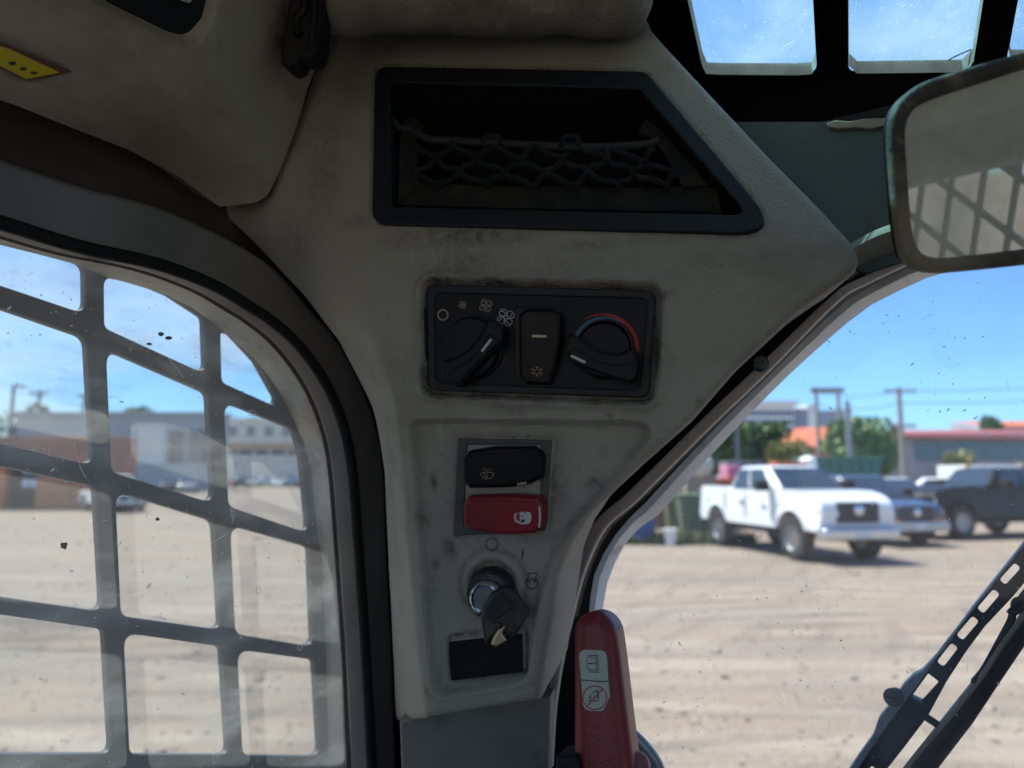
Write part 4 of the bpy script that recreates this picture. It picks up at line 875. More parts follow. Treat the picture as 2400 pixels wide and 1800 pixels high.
lps.append([LP.W(*p, -.03) for p in lc]); n = len(lc)
vsl = [q for l in lps for q in l]; fl_ = [(k*n+i, k*n+(i+1) % n, (k+1)*n+(i+1) % n, (k+1)*n+i) for k in range(len(lps)-1) for i in range(n)] + [tuple(range(n)), tuple(range((len(lps)-1)*n, len(lps)*n))]
me = pydata(vsl, fl_); bm = bmesh.new(); bm.from_mesh(me); bmesh.ops.recalc_face_normals(bm, faces=bm.faces[:]); bm.to_mesh(me); bm.free()
lb = link('lever_body', me, REDH, lv, smooth=50)
st = plate('sticker', LP.at(.0004), rp(Z9((390, 636), (632, 644), (648, 900), (662, 1040), (606, 1160), (585, 1170), (432, 1160), (412, 890)), [16, 18, 0, 4, 8, 8, 20, 0]), STICK, lb, t=.0005, b=.0001)
SP = LP.at(.0006)
strokes('sticker_line', SP, [Z9((412, 898), (480, 904), (560, 910), (648, 908))], 2.0, DKI, st)
BK = [Z9((470, 690), (556, 690)), Z9((475, 684), (560, 684), (562, 735), (566, 830)), Z9((548, 700), (552, 836)), Z9((462, 705), (480, 698), (500, 704), (538, 702), (542, 750), (500, 755), (480, 752), (464, 758), (462, 705)), Z9((464, 762), (480, 756), (500, 760), (542, 757), (545, 806), (500, 808), (484, 802), (468, 800), (464, 762)), Z9((470, 808), (490, 822), (520, 822), (550, 820)), Z9((490, 830), (530, 832), (568, 836)), Z9((545, 702), (556, 690))]
strokes('book_mark', SP, BK, .95, DKI, st)
strokes('prohibition_ring', SP, [circ(*Z9((532, 1052))[0], 102*.2713, 36)], 2.4, REDI, st, closed=True)
strokes('prohibition_bar', LP.at(.0008), [Z9((470, 1118), (596, 982))], 2.6, REDI, st)
strokes('crank_mark', SP, [Z9((556, 985), (566, 1064)), Z9((553, 985), (563, 1064)), Z9((475, 1074), (520, 1078), (572, 1080)), Z9((490, 1056), (500, 1026), (520, 1004), (546, 996)), Z9((484, 1044), (490, 1058), (502, 1050)), Z9((536, 990), (548, 996), (540, 1004))], 1.5, DKI, st)
fit = lathe([(.0001, .016), (.006, .0155), (.0085, .012), (.0095, .005), (.0095, -.012)], Pl(pt(1482, 1812, .44), V((.15, -1, .9))).M(), 28, cap=False); link('fitting', fit, REDC, lv)
link('foot_bracket', boxmesh([(0, 0, 0, 0, 0, 0)]) if False else curve_mesh([[LP.uv(*p) for p in [(1300, 1772), (1352, 1770), (1362, 1800), (1365, 1960), (1300, 1960)]]], .02, .001), BLKM, lv).data.transform(LP.at(-.004).M()) if False else plate('foot_bracket', LP.at(.004), [(1302, 1774), (1352, 1770), (1362, 1800), (1365, 1960), (1302, 1960)], BLKM, lv, t=.03, b=.002)
plate('pivot_mount', LP.at(.004), rp([(1290, 2010), (1520, 2010), (1540, 2260), (1280, 2260)], 14), BLKM, lv, t=.19, b=.004)
hoop = [FP.at(-.0).W(0, 0)]
hp_ = [pt(x, y, .50) for x, y in cr(Z9((560, 1240), (700, 1290), (800, 1340), (880, 1400), (960, 1480), (1030, 1570), (1075, 1660), (1110, 1800), (1115, 2000), (1090, 2300), (980, 2520), (820, 2620)), 6)]
ho = tube('grab_hoop', hp_, .0046, TUBEG); props(ho, 'curved grey-blue metal hoop emerging behind the foot of the red lever', 'grab handle')

# ------------------------------------------------------------------ wiper outside the windscreen
WP = FP.at(-.072)
wa = thing('windscreen_wiper', WP.hit(2200, 1500), 'black windscreen wiper with a slotted arm and long rubber blade slanting across the lower right', 'wiper')
arm_o = Z10((2150, -760), (1560, -30), (1376, 222), (1030, 665), (850, 900), (730, 1030), (620, 1110), (520, 1250), (425, 1400), (330, 1555), (190, 1785), (-120, 2300), (60, 2300), (420, 1790), (500, 1659), (610, 1520), (700, 1400), (755, 1330), (880, 1100), (1010, 900), (1130, 740), (1300, 560), (1560, 250), (2150, -520))
def slot(a, b_, wd): 
    a, b_ = V(a), V(b_); d = (b_-a).normalized(); q = V((-d.y, d.x))*wd/2; return rp([tuple(a+q), tuple(b_+q), tuple(b_-q), tuple(a-q)], wd*.42)
sl_ = [slot(*Z10((1342, 346), (1242, 456)), 19), slot(*Z10((1206, 516), (1098, 642)), 20), slot(*Z10((1070, 690), (964, 816)), 20), slot(*Z10((934, 864), (838, 988)), 20)]
sl_ += [rp(Z10((762, 1046), (830, 1100), (715, 1226), (655, 1194)), 3), rp(Z10((545, 1440), (565, 1446), (512, 1540), (476, 1515)), 2), rp(Z10((425, 1590), (400, 1700), (350, 1720)), 2)]
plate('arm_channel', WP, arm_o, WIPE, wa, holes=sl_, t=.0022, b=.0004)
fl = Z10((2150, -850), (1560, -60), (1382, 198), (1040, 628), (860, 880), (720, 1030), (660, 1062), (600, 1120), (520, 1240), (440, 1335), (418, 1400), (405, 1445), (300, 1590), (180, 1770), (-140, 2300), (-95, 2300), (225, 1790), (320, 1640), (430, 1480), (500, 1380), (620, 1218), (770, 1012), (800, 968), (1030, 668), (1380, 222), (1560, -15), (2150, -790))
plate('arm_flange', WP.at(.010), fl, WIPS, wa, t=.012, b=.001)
plate('hinge_block', WP.at(.006), rp(Z10((640, 1196), (770, 1262), (560, 1520), (450, 1500)), 4), WIPE, wa, t=.012, b=.001)
plate('cross_tab', WP.at(.005), rp(Z10((470, 1480), (560, 1510), (440, 1660), (350, 1640)), 4), WIPE, wa, t=.004, b=.001)
sp_ = Pl(WP.at(.012).hit(*Z10((535, 1200))[0]), V((-.7, -.7, .1)))
sc2 = link('screw', lathe([(.0060, -.006), (.0062, .0018), (.0054, .0030), (.0030, .0034), (.0001, .0034)], sp_.M(), 24, cap=False), RUST, wa)
plate('screw_slot', sp_.at(.0036), [(-.004, -.0006), (.004, -.0006), (.004, .0006), (-.004, .0006)], DKI, sc2, t=.0006, b=0, uv=True)
tube('link_pin', [WP.W(*WP.uv(*p), .0) for p in Z10((735, 1320), (850, 1396))], .0026, WIPE, wa)
wb = wa
plate('blade_carrier', WP.at(.010), Z10((2150, -330), (1600, 330), (1382, 640), (1120, 1020), (880, 1320), (610, 1659), (520, 1780), (150, 2250), (260, 2260), (640, 1790), (760, 1640), (960, 1380), (1130, 1130), (1382, 770), (1600, 470), (2150, -200)), WIPE, wb, t=.012, b=.002, res=3)
plate('rubber_lip', WP.at(.016), Z10((2150, -200), (1600, 470), (1382, 770), (1130, 1130), (960, 1380), (760, 1640), (650, 1790), (270, 2260), (350, 2260), (740, 1790), (835, 1655), (1050, 1375), (1240, 1090), (1382, 880), (1600, 580), (2150, -80)), RUB, wb, t=.007, b=.0022, res=3)
tube('washer_hose', [WP.W(*WP.uv(*p), .012) for p in cr(Z10((1600, 300), (1400, 610), (1230, 850), (1090, 1060), (900, 1300), (700, 1530), (560, 1710)), 6)], .0016, TRIMD, wb)
tube('hook_rod', [WP.W(*WP.uv(*p), .008) for p in cr(Z10((1420, 480), (1370, 540), (1310, 640), (1290, 700), (1210, 850), (1120, 1010), (1060, 1080)), 6)], .0024, WIPE, wb)
plate('hose_clip', WP.at(.015), rp(Z10((1060, 1065), (1085, 1070), (1065, 1115), (1032, 1105)), 3), WIPE, wb, t=.006, b=.001)
tube('spring_hook', [WP.W(*WP.uv(*p), .012) for p in cr(Z10((1276, 614), (1300, 628), (1340, 620), (1368, 590), (1355, 555), (1325, 560), (1312, 590), (1330, 600)), 6)], .0022, WIPE, wb)

# ================================================================== the yard outside
RY = ray(1200, 1115).y
def bx(px, y): return (px-1200)/F*y/RY
def bz(py, y):
    r = ray(1200, py); return CZ + y*r.z/r.y
def gy(py):     # distance of the ground seen at this pixel row
    r = ray(1200, py); return -CZ*r.y/r.z
DIRT = mat('dry_dirt', (.262, .187, .132), .95, stains=[((.205, .163, .128), .16, .42, .62, (.35, 3.2, 1)), ((.345, .285, .222), .55, .5, .70, (.22, 2.4, 1)), ((.15, .12, .098, .75), .7, .55, .70, (.22, 4.5, 1)), ((.24, .19, .15, .8), 3, .48, .66, (.6, 1.6, 1)), ((.25, .2, .155), 14, .45, .7, ONE)], bump=(14, .02, 'noise'))
def dirt_tracks(m):
    t = m.node_tree; b = t.nodes['Principled BSDF']; N = t.nodes.new; K = t.links.new; src = b.inputs['Base Color'].links[0].from_socket
    tc = N('ShaderNodeTexCoord')
    def mapped(rot, sc, loc):
        q = N('ShaderNodeMapping'); q.inputs['Rotation'].default_value = (0, 0, rot); q.inputs['Scale'].default_value = sc; q.inputs['Location'].default_value = loc; K(tc.outputs['Object'], q.inputs[0]); return q.outputs[0]
    for rot, sc, dist, amt, col in ((1.42, .55, 5, .62, (.135, .105, .082, 1)), (1.75, .42, 7, .5, (.36, .295, .23, 1)), (.55, .5, 8, .42, (.15, .118, .092, 1))):
        wv = N('ShaderNodeTexWave'); wv.inputs['Scale'].default_value = sc; wv.inputs['Distortion'].default_value = dist; wv.inputs['Detail'].default_value = 3; wv.inputs['Detail Scale'].default_value = .45; K(mapped(rot, (1, 1, 1), (dist, 3, 0)), wv.inputs[0])
        r = N('ShaderNodeMapRange'); r.interpolation_type = 'SMOOTHSTEP'; r.inputs[1].default_value = .62; r.inputs[2].default_value = .97; r.inputs[4].default_value = amt; K(wv.outputs['Fac'], r.inputs[0])
        nn = N('ShaderNodeTexNoise'); nn.inputs['Scale'].default_value = .35; nn.inputs['Detail'].default_value = 5; K(mapped(0, (1, 1.6, 1), (rot*9, 0, 0)), nn.inputs[0])
        g = N('ShaderNodeMapRange'); g.interpolation_type = 'SMOOTHSTEP'; g.inputs[1].default_value = .42; g.inputs[2].default_value = .62; K(nn.outputs['Fac'], g.inputs[0])
        mu = N('ShaderNodeMath'); mu.operation = 'MULTIPLY'; K(r.outputs[0], mu.inputs[0]); K(g.outputs[0], mu.inputs[1])
        x = N('ShaderNodeMixRGB'); x.inputs['Color2'].default_value = col; K(mu.outputs[0], x.inputs[0]); K(src, x.inputs['Color1']); src = x.outputs[0]
    v = N('ShaderNodeTexVoronoi'); v.inputs['Scale'].default_value = 16; K(mapped(0, (1, 1, 1), (0, 0, 0)), v.inputs['Vector'])
    lt = N('ShaderNodeMath'); lt.operation = 'LESS_THAN'; lt.inputs[1].default_value = .28; K(v.outputs['Distance'], lt.inputs[0]); hs = N('ShaderNodeMath'); hs.operation = 'MULTIPLY'; hs.inputs[1].default_value = .55; K(lt.outputs[0], hs.inputs[0])
    bw = N('ShaderNodeValToRGB'); bw.color_ramp.elements[0].color = (.11, .09, .075, 1); bw.color_ramp.elements[1].color = (.44, .38, .31, 1); K(v.outputs['Color'], bw.inputs[0])
    x = N('ShaderNodeMixRGB'); K(hs.outputs[0], x.inputs[0]); K(src, x.inputs['Color1']); K(bw.outputs[0], x.inputs['Color2']); K(x.outputs[0], b.inputs['Base Color'])
dirt_tracks(DIRT)
bm = bmesh.new(); G = 60
gx = np.concatenate([-np.geomspace(1400, 60, 14), np.linspace(-50, 50, 41), np.geomspace(60, 1400, 14)]); gyv = np.concatenate([[-600, -200, -60, -20], np.linspace(-8, 60, 50), np.geomspace(64, 1800, 18)])
vv = [[bm.verts.new((x, y, 0)) for x in gx] for y in gyv]
for j in range(len(gyv)-1):
    for i in range(len(gx)-1): bm.faces.new((vv[j][i], vv[j][i+1], vv[j+1][i+1], vv[j+1][i]))
me = bpy.data.meshes.new('ground'); bm.to_mesh(me); bm.free()
go = link('ground', me, DIRT, local=True, smooth=180); go['kind'] = 'structure'
STONE = mat('yard_stones', (.28, .22, .17), .9, stains=[((.20, .16, .13), 2.5, .4, .6, ONE), ((.42, .37, .31), 3.5, .55, .68, ONE)])
vs, fs = [], []
for i in range(6500):
    y = 3.2+26*rng.uniform()**1.6; x = rng.uniform(-.85, .85)*y; s_ = .009*math.exp(rng.normal(0, .6))*(1+y*.03); k = len(vs); a = rng.uniform(0, 6.28)
    for q in range(4): t_ = a+q*math.pi/2+rng.uniform(-.4, .4); vs.append((x+s_*math.cos(t_)*rng.uniform(.7, 1.5), y+s_*math.sin(t_)*rng.uniform(.7, 1.5), -.01))
    for q in range(4): t_ = a+q*math.pi/2+rng.uniform(-.4, .4); vs.append((vs[k+q][0]*.75+x*.25, vs[k+q][1]*.75+y*.25, s_*rng.uniform(.2, .55)))
    fs += [(k+4, k+5, k+6, k+7)] + [(k+q, k+(q+1) % 4, k+4+(q+1) % 4, k+4+q) for q in range(4)]
gv = link('gravel', pydata(vs, fs), STONE, local=True, smooth=0); gv['kind'] = 'stuff'
GRASS = mat('dry_grass', (.10, .13, .045), .9, stains=[((.2, .19, .09), 3, .4, .65, ONE)])
def tufts(name, cx, cy, rx, ry, n, hgt):
    vs, fs = [], []
    for i in range(n):
        a = rng.uniform(0, 6.28); r = math.sqrt(rng.uniform()); x, y = cx+rx*r*math.cos(a), cy+ry*r*math.sin(a); h = hgt*rng.uniform(.4, 1.1); d = rng.uniform(0, 6.28); k = len(vs)
        q = V((math.cos(d), math.sin(d), 0))*hgt*.22; b_ = V((x, y, 0)); tip = b_+V((rng.normal(0, .35), rng.normal(0, .35), 1))*h
        vs += [b_-q, b_+q, tip]; fs.append((k, k+1, k+2))
    o = link(name, pydata(vs, fs), GRASS, local=True, smooth=0); o['kind'] = 'stuff'
tufts('weeds', bx(1560, 19), 19.5, 2.4, .9, 2600, .28); tufts('dry_grass', bx(2080, 34), 34, 6, 2, 2500, .5)

# ---------------------------------------------------------------- vehicles
PW = mat('white_car_paint', (.78, .79, .80), .25, coat=.6); PB = mat('blue_car_paint', (.035, .055, .105), .3, coat=.6); PK = mat('black_car_paint', (.006, .0065, .009), .4, spec=.3)
PS = mat('silver_car_paint', (.42, .44, .46), .3, .4, coat=.5); PD = mat('dark_car_paint', (.06, .065, .08), .3, coat=.5); PRD = mat('red_car_paint', (.32, .04, .04), .3, coat=.5); PTL = mat('teal_car_paint', (.12, .22, .30), .3, coat=.5)
CGL = mat('car_window_glass', (.03, .045, .065), .08, spec=.9); TYR = mat('tyre_rubber', (.03, .029, .028), .85, stains=[((.12, .1, .08), 8, .45, .7, ONE)]); RIM = mat('wheel_rim', (.3, .3, .31), .35, .7)
HLA = mat('headlamp_lens', (.75, .77, .78), .12, spec=.8); AMB = mat('amber_lens', (.65, .22, .07), .25); GRL = mat('dark_grille', (.025, .026, .03), .4); CHR2 = mat('car_chrome', (.62, .64, .68), .2, .9)
UND = mat('underbody', (.015, .015, .015), .9); PLT = mat('licence_plate', (.6, .62, .66), .5)
def prism_y(poly, y0, y1):
    n = len(poly); vs = [V((x, y0, z)) for x, z in poly]+[V((x, y1, z)) for x, z in poly]
    fs = [tuple(range(n)), tuple(reversed(range(n, 2*n)))] + [(i, i+n, (i+1) % n+n, (i+1) % n) for i in range(n)]
    me = pydata(vs, fs); bm = bmesh.new(); bm.from_mesh(me); bmesh.ops.recalc_face_normals(bm, faces=bm.faces[:]); bm.to_mesh(me); bm.free(); return me
def wheel_mesh(r, wdt, part):
    R = Matrix.Rotation(math.pi/2, 4, 'X')
    if part == 'tyre': pr = [(r*.58, -wdt/2), (r*.9, -wdt/2), (r*.98, -wdt*.38), (r, -wdt*.2), (r, wdt*.2), (r*.98, wdt*.38), (r*.9, wdt/2), (r*.58, wdt/2)]
    else: pr = [(.0001, -wdt*.34), (r*.16, -wdt*.36), (r*.2, -wdt*.26), (r*.5, -wdt*.30), (r*.57, -wdt*.46), (r*.6, -wdt*.46), (r*.6, wdt*.46), (r*.5, wdt*.3), (.0001, wdt*.3)]
    return lathe(pr, R, 28, cap=False)
def vehicle(name, label, cat, group, pos, yaw, spec, paint, detail=True):
    L_, W_, zc, zb, zr = spec['L'], spec['W'], spec['clear'], spec['belt'], spec['roof']
    t = thing(name, pos, label, cat, group, rz=yaw); ROOT[t.name] = V((0, 0, 0)); h = W_/2
    wf, wr, r = spec['wf'], spec['wr'], spec['r']
    arch = lambda cx: [(cx+(r*1.2)*math.cos(math.radians(a)), max(zc, r+(r*1.2)*math.sin(math.radians(a)))) for a in range(180, -1, -15)]
    bot = [(spec['xr'], zc+.12)] + [(spec['xr']+.1, zc)] + arch(wr) + arch(wf) + [(spec['xf']-.12, zc), (spec['xf'], zc+.14)]
    bme = prism_y(bot + spec['top'], -h, h)
    for v_ in bme.vertices:      # nose and tail taper in plan, sides lean in above the waist
        x, z = v_.co.x, v_.co.z; k = 1 - .11*max(0, (x-wf-.15)/(spec['xf']-wf-.15))**1.5 - .05*max(0, (wr-.2-x)/(wr-.2-spec['xr']))**1.5
        v_.co.y *= k*(1 - .07*max(0, min(1, (z-zb*.72)/(zb*.28))))
    body = link('body', bme, paint, t, local=True, bevel=spec.get('bev', .07), seg=4)
    link('chassis', boxmesh([(spec['xr']+.2, spec['xf']-.25, -h*.8, h*.8, zc-.14, zc+.25)]), UND, t, local=True)
    g = spec['gh']; ins = spec.get('tum', .16)
    vs = [V((x, s*(h-.06), zb)) for s in (-1, 1) for x in (g[0], g[3])] + [V((x, s*(h-.06-ins), zr)) for s in (-1, 1) for x in (g[1], g[2])]
    # cabin: 0 rear-right-base,1 front-right-base,2 rear-left-base,3 front-left-base, 4.. tops
    fs = [(0, 1, 5, 4), (3, 2, 6, 7), (1, 3, 7, 5), (2, 0, 4, 6), (4, 5, 7, 6), (0, 2, 3, 1)]
    link('cabin', pydata(vs, fs), paint, t, local=True, bevel=spec.get('cbev', .10), seg=4)
    def panel(nm, a, b_, c, d, ins_=.12, off=.008, m=CGL):
        P = [vs[i] for i in (a, b_, c, d)]; ce = sum(P, V())/4; nn = (P[1]-P[0]).cross(P[2]-P[0]).normalized()
        if nn.dot(ce-V((0, 0, (zb+zr)/2))) < 0: nn = -nn
        return P, ce, nn
    def quad(nm, P, nn, mm=CGL, off=.009, th=.012):
        vs_ = [p+nn*off for p in P]+[p-nn*th for p in P]; link(nm, pydata(vs_, [(0, 1, 2, 3), (7, 6, 5, 4), (0, 4, 5, 1), (1, 5, 6, 2), (2, 6, 7, 3), (3, 7, 4, 0)]), mm, t, local=True, smooth=0)
    def lerp2(P, s0, s1, v0, v1):
        f = lambda s, v_: P[0].lerp(P[1], s).lerp(P[3].lerp(P[2], s), v_); return [f(s0, v0), f(s1, v0), f(s1, v1), f(s0, v1)]
    P, ce, nn = panel('w', 1, 3, 7, 5); quad('windscreen', lerp2(P, .07, .93, .08, .90), nn)
    P, ce, nn = panel('w', 2, 0, 4, 6); quad('rear_window', lerp2(P, .1, .9, .2, .86), nn)
    for ids in ((0, 1, 5, 4), (2, 3, 7, 6)):
        P, ce, nn = panel('w', *ids)
        for s0, s1 in spec['sidewin']: quad('window', lerp2(P, s0, s1, .10, .86), nn)
    for cx in (wf, wr):
        for s in (-1, 1):
            ty = link('wheel', wheel_mesh(r, .26, 'tyre'), TYR, t, local=True); ty.location = (cx, s*(h-.13), r)
            if s > 0: ty.rotation_euler.z = math.pi
            rm = link('rim', wheel_mesh(r, .27, 'rim'), RIM, ty, local=True)
    xf = spec['xf']; zf = spec['nose']
    if detail:
        for s in (-1, 1):
            link('headlight', boxmesh([(xf-.26, xf-.01, s*h*.68-.19, s*h*.68+.19, zf-.10, zf+.10)]), HLA, t, local=True, bevel=.04)
            if spec.get('amber'): link('indicator', boxmesh([(xf-.2, xf+.02, s*h*.72-.2, s*h*.72+.2, zf-.30, zf-.12)]), AMB, t, local=True, bevel=.02)
            link('door_mirror', boxmesh([(g[3]-.50, g[3]-.28, s*(h+.02)-.02*s, s*(h+.26), zb+.02, zb+.24)] if s > 0 else [(g[3]-.50, g[3]-.28, -(h+.26), -(h), zb+.02, zb+.24)]), spec.get('mir', UND), t, local=True, bevel=.03)
            for x in spec.get('handles', ()): link('door_handle', boxmesh([(x-.12, x+.12, s*(h+.004)-.018, s*(h+.004)+.018, zb-.22, zb-.17)]), spec.get('hm', UND), t, local=True, bevel=.01)
            for x in spec.get('seams', ()): link('door_gap', boxmesh([(x-.010, x+.010, s*h-.01, s*h+.002, zc+.15, zb-.02)]), UND, t, local=True, smooth=0)
            for cx in (wf, wr):
                A_ = [V((cx+r*k*math.cos(math.radians(a)), s*(h+o_), max(zc+.02, r+r*k*math.sin(math.radians(a))))) for k, o_ in ((1.19, .03), (1.36, .012)) for a in range(0, 181, 15)]
                n = 13; link('wheel_arch_trim', pydata(A_, [(i, i+1, n+i+1, n+i) for i in range(n-1)]), spec.get('flare', paint), t, local=True)
        gr = link('grille', boxmesh([(xf-.12, xf+.022, -h*.53, h*.53, zf-.23, zf+.17)]), GRL, t, local=True, bevel=.05)
        for z in (-.09, .02, .10): link('grille_bar', boxmesh([(xf+.0, xf+.034, -h*.50, h*.50, zf+z-.012, zf+z+.012)]), spec.get('gbar', GRL), gr, local=True)
        link('badge', lathe([(.0001, .045), (.08, .04), (.11, .02), (.11, -.02)], Matrix.Translation((xf+.02, 0, zf+.02)) @ Matrix.Rotation(math.pi/2, 4, 'Y'), 20, cap=False), CHR2, gr, local=True)
        link('bumper', boxmesh([(xf-.20, xf+.13, -h*.92, h*.92, zc+spec.get('bz', 0), zc+.24+spec.get('bz', 0))]), spec.get('bump', CHR2), t, local=True, bevel=.05)
        link('licence_plate', boxmesh([(xf+.12, xf+.145, -.16, .16, zc+.05+spec.get('bz', 0), zc+.21+spec.get('bz', 0))]), PLT, t, local=True, bevel=.008)
    return t
PICK = dict(L=5.2, W=1.80, clear=.62, belt=1.36, roof=1.93, wf=1.70, wr=-1.50, r=.46, xf=2.60, xr=-2.50, nose=1.02, bev=.13,
            top=[(2.54, .72), (2.62, .95), (2.60, 1.12), (2.50, 1.24), (2.27, 1.33), (1.95, 1.39), (1.30, 1.42), (1.15, 1.385), (-1.05, 1.385), (-1.1, 1.44), (-2.42, 1.45), (-2.5, 1.40)],
            gh=(-1.02, -.76, .46, 1.26), sidewin=((.10, .43), (.47, .86)), handles=(-.32, .58), seams=(-1.06, -.12, .98), hm=PW, gbar=GRL, flare=PW, tum=.17, bz=-.16, cbev=.15)
SUVS = dict(L=4.6, W=1.85, clear=.36, belt=1.12, roof=1.72, wf=1.38, wr=-1.35, r=.36, xf=2.25, xr=-2.3, nose=.80, bev=.09, amber=True, bump=PS,
            top=[(2.25, .92), (2.05, 1.02), (1.1, 1.13), (-2.2, 1.15), (-2.3, 1.05)], gh=(-2.15, -1.9, .35, 1.15), sidewin=((.06, .34), (.38, .62), (.66, .90)), handles=(-.4, .5), seams=(-.1, .9))
SEDN = dict(L=4.6, W=1.8, clear=.25, belt=.98, roof=1.45, wf=1.4, wr=-1.3, r=.33, xf=2.25, xr=-2.3, nose=.68, bev=.09, bump=PS,
            top=[(2.25, .78), (2.0, .86), (1.0, .98), (-1.6, 1.0), (-2.2, .98), (-2.3, .85)], gh=(-1.75, -1.05, .25, 1.1), sidewin=((.14, .46), (.50, .84)), handles=(-.4, .5), seams=(-.1, .9))
th = lambda hx, hy: math.atan2(hy, hx)
tr = vehicle('pickup_truck', 'white lifted crew cab pickup parked facing right towards the viewer', 'pickup truck', None, (6.20, 17.1, 0), th(.20, -.98), PICK, PW)
link('bed_cover', boxmesh([(-2.38, -1.12, -.74, .74, 1.40, 1.462)]), UND, tr, local=True, bevel=.02)
SUV = vehicle('suv', 'dark blue four wheel drive with orange indicators parked behind the white pickup', 'car', None, (9.25, 20.3, 0), th(.23, -.97), dict(SUVS), PB)
bk_spec = dict(PICK); bk_spec.update(gh=(-2.40, -2.25, .10, .62), roof=1.92, sidewin=((.05, .30), (.34, .60), (.64, .90)), seams=(-1.06, -.12, .80), hm=PK, flare=PK, gbar=GRL, clear=.55, bump=PK)
BKP = vehicle('suv', 'black boxy off-roader at the right edge, beyond the top of the wiper', 'car', None, (13.45, 21.5, 0), th(-.95, -.31), bk_spec, PK)
vehicle('car', 'white car roof seen between the blue four wheel drive and the green skip', 'car', None, (bx(2080, 30), 30, 0), th(.35, -.93), dict(SUVS, roof=1.62), PW, False)
vehicle('car', 'white car just left of the white box trailer, behind the black off-roader', 'car', None, (bx(2225, 33), 33, 0), th(.9, -.4), dict(SEDN, roof=1.62, belt=1.1), PW, False)
# ---------------------------------------------------------------- containers, skips, clutter on the right
GRN = mat('green_skip_paint', (.035, .12, .095), .55, stains=[((.06, .16, .13), 2, .45, .7, ONE), ((.12, .09, .06), 6, .62, .8, ONE)])
GRB = mat('faded_green_bin', (.10, .15, .085), .7, stains=[((.2, .17, .11), 4, .45, .7, ONE)])
TANP = mat('weathered_tan_boards', (.34, .27, .2), .85, stains=[((.2, .16, .12), 5, .45, .7, ONE)])
WBX = mat('white_box_panel', (.78, .79, .80), .4); YFR = mat('yellow_frame_paint', (.62, .34, .03), .5); ORG = mat('orange_paint', (.55, .13, .035), .6, stains=[((.4, .1, .04), 2, .4, .7, ONE)])
GRYM = mat('grey_metal', (.27, .27, .28), .5, .3); BLUP = mat('blue_plastic', (.03, .08, .22), .5)
def block(name, x0, x1, y0, y1, z0, z1, m, label, cat, group=None, bevel=.03, par=None):
    me = boxmesh([(x0, x1, y0, y1, z0, z1)]); me.flip_normals(); bm = bmesh.new(); bm.from_mesh(me); bmesh.ops.recalc_face_normals(bm, faces=bm.faces[:]); bm.to_mesh(me); bm.free()
    o = link(name, me, m, par, local=False, bevel=bevel)
    if par is None: props(o, label, cat, group)
    return o
# green skip: tapered hopper with ribs
y = 36; x0, x1 = bx(1903, y), bx(2072, y); zt = bz(1072, y)
sk_ = thing('skip_container', (bx(1990, y), y, 0), 'large green skip container behind the white pickup', 'skip container')
link('hopper', pydata([V((x, yy, z)) for z, e in ((0.35, .45), (zt, 0)) for x, yy in ((x0+e, y), (x1-e, y), (x1-e, y+2.2), (x0+e, y+2.2))], [(0, 1, 5, 4), (1, 2, 6, 5), (2, 3, 7, 6), (3, 0, 4, 7), (3, 2, 1, 0), (4, 5, 6, 7)]), GRN, sk_, bevel=.05)
block('rim', x0-.08, x1+.08, y-.08, y+2.28, zt-.14, zt+.02, GRN, 0, 0, par=sk_)
for k in range(6): xx = x0+.5+(x1-x0-1.0)*k/5; block('rib', xx-.06, xx+.06, y-.09, y+.02, .4, zt-.15, GRN, 0, 0, par=sk_)
# white box trailer with a yellow frame
y = 29; x0, x1 = bx(2272, y), bx(2392, y); z0, z1 = bz(1142, y), bz(1090, y)
tb = thing('box_trailer', (bx(2330, y), y, 0), 'white box trailer with a yellow front post behind the black off-roader', 'trailer')
block('box', x0, x1, y, y+2.2, .7, z1, WBX, 0, 0, par=tb); block('frame_post', x0-.12, x0-.01, y-.05, y+.1, .5, z1+.02, YFR, 0, 0, par=tb); block('side_rail', x0, x1, y-.04, y-.002, .62, .72, GRYM, 0, 0, par=tb)
for k in range(2):
    o = link('wheel', wheel_mesh(.36, .24, 'tyre'), TYR, tb); o.location = V((x0+1.2+k*.95-bx(2330, y), .25, .36)); 
block('tan_post', bx(2398, 29), bx(2412, 29), 29, 29.3, 0, bz(1085, 29), TANP, 'tan wooden post beside the white box trailer at the right edge', 'post')
# bins and clutter to the left of the pickup
def wheelie(px, y, wdt, hgt, m, label):
    x = bx(px, y); t = thing('wheeled_bin', (x, y, 0), label, 'bin', 'bins left of the white pickup'); a = wdt/2
    link('bin_body', pydata([V((x+s*a*e, y+q*a*e, z)) for z, e in ((.16, .78), (hgt*.9, 1)) for s, q in ((-1, -1), (1, -1), (1, 1), (-1, 1))], [(0, 1, 5, 4), (1, 2, 6, 5), (2, 3, 7, 6), (3, 0, 4, 7), (3, 2, 1, 0), (4, 5, 6, 7)]), m, t, bevel=.03)
    block('lid', x-a*1.06, x+a*1.06, y-a*1.1, y+a*1.06, hgt*.9, hgt*.96, m, 0, 0, par=t)
    for s in (-1, 1):
        o = link('wheel', wheel_mesh(.15, .07, 'tyre'), TYR, t); o.location = (s*a*.8, -a*.9, .15)
wheelie(1622, 21.0, .95, 1.25, GRB, 'faded green wheeled bin just left of the pickup tailgate')
wheelie(1584, 21.6, .75, 1.25, mat('olive_bin', (.16, .16, .08), .7), 'olive wheeled bin, second from the pickup tailgate')
wheelie(1548, 22.2, .75, 1.2, mat('brown_bin', (.20, .13, .09), .7), 'brown wheeled bin next to the white outer frame of the windscreen')
